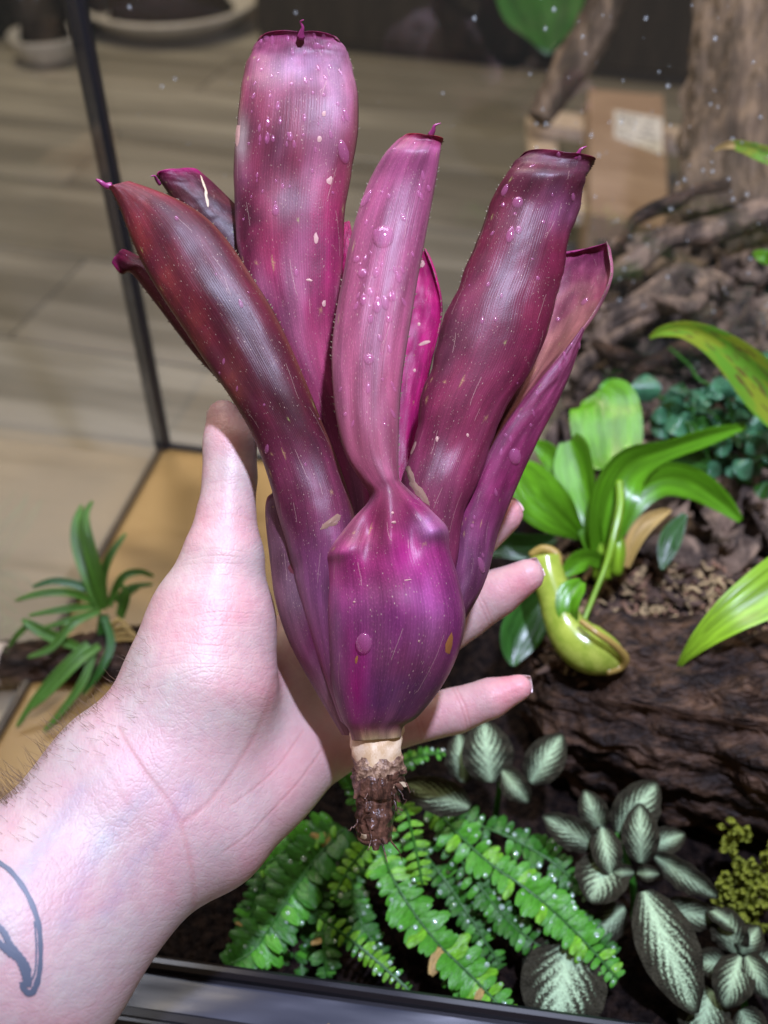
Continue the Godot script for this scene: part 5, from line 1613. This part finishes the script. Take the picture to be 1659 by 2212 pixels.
	soil.set_meta("kind", "structure")
	soil.set_meta("label", "dark wet soil in the tank")
	# the log the pitcher plant grows on
	var log_ := base("log", at(1450, 1640, 44.5), "thick dark log lying across the right side, with mossy top", "log")
	var pts := []
	var rad := []
	for q in smooth_pts([[1120, 1500, 47.0, 1.2], [1180, 1495, 46.8, 3.0], [1260, 1510, 46.4, 3.6], [1400, 1540, 45.6, 4.0], [1560, 1570, 44.8, 4.3], [1760, 1600, 43.8, 4.4], [1900, 1620, 43.4, 4.0]], 90):
		pts.append(at(q[0], q[1], q[2]))
		rad.append(q[3] * 0.01)
	put("trunk", tube(pts, rad, 110, 0.24, noise(74, 0.35, 5), 1.0, 0.22), M.bark, log_)
	# moss bed on the log
	rows = []
	for i in 40:
		var row := PackedVector3Array()
		for j in 50:
			var x := lerpf(1180, 1720, j / 49.0)
			var d := lerpf(50.5, 43.4, i / 39.0)
			var y := lerpf(1190, 1440, i / 39.0) + (x - 1180) * 0.05
			var p := at(x, y, d + 0.6 * nz.get_noise_2d(j * 1.2, i * 1.2))
			row.append(p + Vector3.UP * (0.012 * nz.get_noise_2d(j * 2.5, i * 2.5) - 0.008))
		rows.append(row)
	var bed := put("moss_bed", shell(rows, 0.012, Vector3.UP).mesh, M.soil, log_)
	bed.set_meta("label", "dark bed of moss and bark crumbs on top of the log")
	var tw := []
	for k in 3:
		var q := []
		for a in 6:
			q.append(Vector3((a - 2.5) * 0.35, 0.25 * sin(a * 1.1 + k), 0.25 * cos(a * 1.4 + k * 2)))
		tw.append(tube(q, [0.10, 0.2, 0.24, 0.22, 0.16, 0.05], 6))
	rng.seed = 45
	var bedrows := rows
	for k in 3:
		lumps([1300, 1200, 300][k], func(_i: int) -> Array:
			var i := rng.randi_range(0, 39)
			var j := rng.randi_range(1, 48)
			var p: Vector3 = bedrows[i][j]
			var patch := nz.get_noise_2d(j * 1.6 + 90.0, i * 1.6)
			var q := rng.randf_range(0.0012, 0.005)
			if k < 2 and patch < 0.02: q *= 0.5
			var c: Color = [Color(0.42, 0.31, 0.15), Color(0.25, 0.14, 0.08), Color(0.09, 0.055, 0.035)][k] * rng.randf_range(0.6, 1.35)
			return [Transform3D(Basis.from_euler(Vector3(rng.randf() * TAU, rng.randf() * TAU, rng.randf() * TAU)).scaled(Vector3.ONE * q * (1.0 if k < 2 else 1.8)), p + Vector3.UP * rng.randf_range(0.0, 0.005)), c], M.moss, ["moss_strands", "bark_fibres", "bark_crumbs"][k], log_, tw[k], true)
	# yellow-green moss at the far right below the log
	var ms := base("moss_clump", at(1600, 1950, 41.0), "yellow green moss clump at the right edge beside the large veined leaf", "moss")
	rng.seed = 47
	for i in 26:
		var x := rng.randf_range(1565, 1680)
		var y := rng.randf_range(1800, 2030)
		var q := [[x, y, 41.0, 4]]
		for a in 4:
			x += rng.randf_range(-16, 16)
			y += rng.randf_range(-20, 8)
			q.append([x, y, 41.0 - a * 0.3, 4.5 - a])
		var s := strip(smooth_pts(q, 10))
		put("shoot", tube(s[0], s[1], 6), M.moss_lime, ms)
		for a in 10:
			var pp: Array = smooth_pts(q, 10)[a]
			var an := rng.randf() * TAU
			foliage(ms, oval([pp[0], pp[1]], [pp[0] + cos(an) * 20, pp[1] + sin(an) * 20], 7, pp[2], pp[2] - 0.3, 0), M.moss_lime, {"nr": 5})
	# bark slabs and roots, back right
	var ck := base("cork_bark", at(1500, 800, 62.0), "rough brown bark slope rising behind the pitcher plant", "bark")
	rows = []
	var nb := noise(75, 0.05, 5)
	for i in 60:
		var row := PackedVector3Array()
		for j in 60:
			var u := j / 59.0
			var v := i / 59.0
			var x := lerpf(lerpf(1190, 1300, v), 1800, u)
			var y := lerpf(1190, lerpf(520, 420, u), v)
			var d := lerpf(52, 66, v) + 3.5 * nb.get_noise_2d(j * 3.0, i * 3.0) - 2.0 * u
			row.append(at(x, y, d))
		rows.append(row)
	put("slab", shell(rows, 0.02, eye - rows[30][30]).mesh, M.cork, ck)
	var cx := base("tree_fern_trunk", at(1600, 200, 66.0), "upright reddish brown bark trunk in the top right corner", "bark")
	pts = []
	rad = []
	for q in smooth_pts([[1600, 520, 66, 4.6], [1600, 380, 67, 4.2], [1625, 200, 68, 4.2], [1655, 40, 69, 4.4], [1690, -120, 70, 5]], 50):
		pts.append(at(q[0], q[1], q[2]))
		rad.append(q[3] * 0.01)
	put("trunk", tube(pts, rad, 80, 0.22, noise(76, 0.3, 5), 1.0, 0.28), M.rust, cx)
	for r in [["driftwood_root", "pale dim root crossing behind the glass near the top", [[1165, 260, 80, 0.9], [1225, 160, 80, 1.4], [1285, 60, 80, 1.5], [1345, -60, 80, 1.5]]],
			["driftwood_root", "gnarled grey root running down left in front of the bark slope", [[1230, 660, 60, 0.3], [1300, 600, 60, 0.6], [1370, 570, 59.5, 0.7], [1440, 520, 60, 0.6], [1530, 500, 60, 0.8], [1680, 450, 60, 1.0]]],
			["driftwood_root", "dark forked root under the grey one", [[1270, 760, 59, 0.4], [1330, 690, 58.5, 0.7], [1400, 650, 58.5, 0.8], [1480, 590, 58.5, 0.6], [1560, 640, 58.5, 0.5]]]]:
		var o := base(r[0], at(r[2][0][0], r[2][0][1], r[2][0][2]), r[1], "root", "roots before the bark")
		pts = []
		rad = []
		for q in smooth_pts(r[2], 40):
			pts.append(at(q[0], q[1], q[2]))
			rad.append(q[3] * 0.01)
		put("root", tube(pts, rad, 40, 0.22, noise(79, 0.5, 4), 1.0, 0.25), M.rust if o.name == "driftwood_root" else M.cork, o)
	rng.seed = 53
	for k in 5:
		var x := rng.randf_range(1230, 1320)
		var y := 590.0 + k * 75.0
		var q := []
		for a in 6:
			q.append([x, y, 58.0 + rng.randf_range(-1.5, 1.0), rng.randf_range(0.25, 0.6)])
			x += rng.randf_range(30, 90)
			y += rng.randf_range(-70, 30)
		var o := base("thin_root", at(q[0][0], q[0][1], q[0][2]), ["topmost", "second from the top", "third from the top", "fourth from the top", "lowest"][k] + " of the thin roots before the bark slope", "root", "thin tangled roots before the bark")
		pts = []
		rad = []
		for w in smooth_pts(q, 36):
			pts.append(at(w[0], w[1], w[2]))
			rad.append(w[3] * 0.01)
		put("root", tube(pts, rad, 16, 0.3, noise(83 + k, 0.8, 4)), M.cork if k % 2 else M.bark, o)
	# beyond the glass: parcel on a crate, dishes, dark cabinet, a big leaf
	var cab := base("cabinet", Vector3(-0.3, -0.2, -2.2), "dark cabinet standing at the far end of the floor, behind the tallest leaf", "cabinet")
	var ca := on_level(560, 96, -20)
	var cb := on_level(1560, 200, -20)
	var cd := (cb - ca).normalized()
	var cz := Vector3(cd.z, 0, -cd.x)
	ca += cz * 0.15
	cb += cz * 0.15 + cd * 0.8
	put("front", bar((ca + Vector3.UP * 0.35), (cb + Vector3.UP * 0.35), 0.3, 0.66, Vector3.UP, 0.004), M.cabinet, cab)
	put("plinth", bar((ca + Vector3.UP * 0.011), (cb + Vector3.UP * 0.011), 0.28, 0.018, Vector3.UP), M.black, cab)
	var cab2 := base("cabinet", Vector3(-1.6, -0.2, -2.2), "second dark cabinet, left of the black seam at the top", "cabinet")
	var da := on_level(-420, 60, -20) + cz * 0.15
	var db := on_level(150, 100, -20) + cz * 0.15
	put("front", bar((da + Vector3.UP * 0.35), (db + Vector3.UP * 0.35), 0.3, 0.66, Vector3.UP, 0.004), M.cabinet, cab2)
	put("plinth", bar((da + Vector3.UP * 0.011), (db + Vector3.UP * 0.011), 0.28, 0.018, Vector3.UP), M.black, cab2)
	var bx := base("parcel", on_level(1360, 350, -12), "brown cardboard parcel with a white printed label, beyond the tank", "parcel")
	var c0 := on_level(1272, 192, -8)
	var c1 := on_level(1432, 205, -8)
	var c2 := on_level(1446, 498, -8)
	var c3 := on_level(1275, 462, -8)
	put("box", slab(c3, c2, c1, c0, 0.10), M.card, bx)
	var l0 := c0.lerp(c1, 0.34).lerp(c3.lerp(c2, 0.32), 0.19)
	var l1 := c0.lerp(c1, 0.98).lerp(c3.lerp(c2, 0.94), 0.22)
	var l2 := c0.lerp(c1, 0.98).lerp(c3.lerp(c2, 0.93), 0.51)
	var l3 := c0.lerp(c1, 0.34).lerp(c3.lerp(c2, 0.32), 0.42)
	var up := Vector3.UP * 0.0012
	var lab := put("label", slab(l3 + up, l2 + up, l1 + up, l0 + up, 0.001), M.paper, bx)
	rng.seed = 51
	for i in 5:
		var y := 0.15 + i * 0.17
		var x := 0.08
		while x < 0.85:
			var w := rng.randf_range(0.04, 0.14)
			if rng.randf() < 0.6:
				var a := l0.lerp(l1, x).lerp(l3.lerp(l2, x), y) + up * 1.5
				var b := l0.lerp(l1, x + w).lerp(l3.lerp(l2, x + w), y) + up * 1.5
				put("print", bar(a, b, 0.004, 0.0006, Vector3.UP, 0.0001), M.ink, lab)
			x += w + 0.04
	var cr2 := base("wooden_crate", on_level(1350, 400, -16), "pale wooden slats of a crate under the parcel", "crate")
	for q in [[1150, 262, 1560, 318, 0.055], [1160, 440, 1600, 478, 0.06], [1165, 265, 1185, 455, 0.04], [1545, 300, 1585, 480, 0.03]]:
		var lv := -14.0 if q[2] - q[0] > 100 else -16.5
		put("slat", bar(on_level(q[0], q[1], lv), on_level(q[2], q[3], lv), q[4], 0.018, Vector3.UP, 0.001), M.pine, cr2)
	var ring := func(cxp: float, cyp: float, rr: float, label: String) -> void:
		var o := base("dish", on_level(cxp, cyp, -19), label, "dish")
		var c := on_level(cxp, cyp, -17)
		var prof := [[0.55, -0.025], [0.74, -0.024], [0.93, 0.002], [1.0, 0.012], [0.99, 0.018], [0.93, 0.016], [0.80, -0.004], [0.72, -0.016], [0.0, -0.016]]
		var v := PackedVector3Array()
		var ix := PackedInt32Array()
		var sg := 48
		for k in prof:
			for j in sg:
				var an := TAU * j / sg
				v.append(c + Vector3(cos(an) * rr * k[0], k[1], sin(an) * rr * k[0]))
		for i in prof.size() - 1:
			for j in sg:
				quad(ix, i * sg + j, i * sg + (j + 1) % sg, (i + 1) * sg + (j + 1) % sg, (i + 1) * sg + j, false)
		put("bowl", commit(v, PackedVector2Array(), PackedColorArray(), ix), M.ceramic, o)
		var q := [c + Vector3.UP * -0.012, c + Vector3.UP * 0.03]
		put("contents", tube(q, [rr * 0.66, rr * 0.60], 20, 0.25, noise(80, 0.4, 3)), M.soil, o)
	ring.call(368, 14, 0.175, "round whitish dish with dark contents, seen through the back pane at the top")
	ring.call(100, 92, 0.065, "small whitish dish added for the refracted edge of the large dish, beside the black seam, top left")  # added dish, stands for the big dish's edge shifted by the side pane
	var hl := base("houseplant_leaf", at(1180, -60, 95), "large dark green leaf hanging down at the top, beyond the glass", "leaf")
	foliage(hl, [[1170, -140, 95, 40, 0], [1165, -60, 94.6, 95, 10], [1170, 10, 94, 92, 10], [1178, 60, 93.5, 62, 10], [1182, 100, 93, 22, 10], [1184, 118, 93, 4, 0]], M.leaf_deep, {"fold": 0.04, "thick": 0.001})

func plank(a: Vector3, b: Vector3, side: Vector3, w: float, h: float, tone: float, off: float) -> ArrayMesh:
	var v := PackedVector3Array()
	var uv := PackedVector2Array()
	var c := PackedColorArray()
	var s := side * w * 0.5
	var e := (b - a).normalized() * 0.0008
	var top := [a - s + e, b - s - e, b + s - e, a + s + e]
	var low := [a - s, b - s, b + s, a + s]
	var ln := (b - a).length()
	for k in 4:
		v.append(top[k] + side * (0.0008 if k < 2 else -0.0008))
	for k in 4:
		v.append(low[k] - Vector3.UP * 0.0008)
	for k in 4:
		v.append(low[k] - Vector3.UP * h)
	for r in 3:
		for k in 4:
			uv.append(Vector2((ln if (k == 1 or k == 2) else 0.0) * 0.9 + off * 7.3, (0.2 if k > 1 else 0.0) * 1.6 + off * 3.1))
			c.append(Color(tone, tone * lerpf(0.97, 1.0, off), tone * lerpf(0.92, 1.0, off)))
	var ix := PackedInt32Array()
	quad(ix, 0, 1, 2, 3)
	for r in 2:
		for k in 4:
			quad(ix, r * 4 + k, (r + 1) * 4 + k, (r + 1) * 4 + (k + 1) % 4, r * 4 + (k + 1) % 4)
	var p: Vector3 = v[ix[0]]
	if (v[ix[2]] - p).cross(v[ix[1]] - p).y < 0:
		for t in range(0, ix.size(), 3):
			var k := ix[t + 1]
			ix[t + 1] = ix[t + 2]
			ix[t + 2] = k
	return commit(v, uv, c, ix, true)

# a flat board from its four upper corners, `h` thick
func slab(a: Vector3, b: Vector3, c: Vector3, d: Vector3, h: float) -> ArrayMesh:
	var n := (b - a).cross(d - a).normalized()
	if n.y < -0.5: n = -n
	var v := PackedVector3Array([a, b, c, d, a - n * h, b - n * h, c - n * h, d - n * h])
	var l := (b - a).length()
	var w := (d - a).length()
	var uv := PackedVector2Array([Vector2(0, 0), Vector2(l, 0), Vector2(l, w), Vector2(0, w), Vector2(h, h), Vector2(l, 0), Vector2(l, w), Vector2(0, w + h)])
	var ix := PackedInt32Array()
	quad(ix, 0, 1, 2, 3)
	quad(ix, 7, 6, 5, 4)
	for k in 4:
		quad(ix, k, 4 + k, 4 + (k + 1) % 4, (k + 1) % 4)
	var mid := (a + c) * 0.5 - n * h * 0.5
	var s := 0.0
	for q in range(0, ix.size(), 3):
		var p := v[ix[q]]
		s += (v[ix[q + 2]] - p).cross(v[ix[q + 1]] - p).dot((p + v[ix[q + 1]] + v[ix[q + 2]]) / 3.0 - mid)
	if s < 0:
		for t in range(0, ix.size(), 3):
			var k := ix[t + 1]
			ix[t + 1] = ix[t + 2]
			ix[t + 2] = k
	return commit(v, uv, PackedColorArray(), ix, true)

# ---------------------------------------------------------------- main

func _ready() -> void:
	# camera
	var pitch := deg_to_rad(43.0)
	vf = Vector3(0, -sin(pitch), -cos(pitch))
	vu = vr.cross(vf)
	var cam := Camera3D.new()
	cam.name = "camera"
	cam.near = 0.02
	cam.far = 40.0
	add_child(cam)
	cam.transform = Transform3D(Basis(vr, vu, -vf), eye)
	var ca := CameraAttributesPhysical.new()
	ca.frustum_focal_length = 23.05     # 55 degrees high
	ca.frustum_focus_distance = 0.30
	ca.exposure_aperture = 5.4
	cam.attributes = ca
	cam.fov = 55.0
	# light: the tank's white lamp above the viewer's right shoulder, warm light of the room
	var env := Environment.new()
	env.background_mode = Environment.BG_COLOR
	env.background_color = Color(0.68, 0.58, 0.49)
	env.background_energy_multiplier = 0.40
	env.tonemap_mode = Environment.TONE_MAPPER_LINEAR
	env.tonemap_exposure = 1.12
	env.sdfgi_enabled = true
	env.ssao_enabled = true
	env.ssil_enabled = true
	var we := WorldEnvironment.new()
	we.name = "environment"
	we.environment = env
	add_child(we)
	var target := at(800, 1100, HELD)
	var lp := target + (vr * 0.17 + vu * 0.56 - vf * 0.80).normalized() * 0.62
	var key := SpotLight3D.new()
	key.name = "tank_lamp"
	add_child(key)
	key.look_at_from_position(lp, target + Vector3(0, 0, -0.1), Vector3.UP)
	key.light_color = Color(0.83, 0.85, 1.0)
	key.light_energy = 0.80
	key.light_size = 0.018
	key.spot_angle = 70.0
	key.spot_range = 6.0
	key.spot_attenuation = 2.0
	key.shadow_enabled = true
	var room := AreaLight3D.new()
	room.name = "room_lamp"
	add_child(room)
	room.look_at_from_position(Vector3(-0.6, 2.0, -1.6), Vector3(-0.3, -0.2, -1.5), Vector3.FORWARD)
	room.area_size = Vector2(0.6, 0.6)
	room.light_color = Color(1.0, 0.93, 0.82)
	room.light_energy = 2.6
	room.area_range = 8.0
	room.area_attenuation = 2.0
	room.shadow_enabled = true
	var bar_ := AreaLight3D.new()  # added out of view, puts glints on the rail and leaves
	bar_.name = "added_light_bar"
	add_child(bar_)
	bar_.look_at_from_position(Vector3(-0.04, 0.80, -0.48), Vector3(-0.04, 0.0, -0.47), Vector3.FORWARD)
	bar_.area_size = Vector2(0.6, 0.24)
	bar_.light_color = Color(0.86, 0.90, 1.0)
	bar_.light_energy = 0.34
	bar_.area_range = 6.0
	bar_.area_attenuation = 2.0
	bar_.shadow_enabled = true
	make_materials()
	setting()
	plants()
	hand()
	bromeliad()
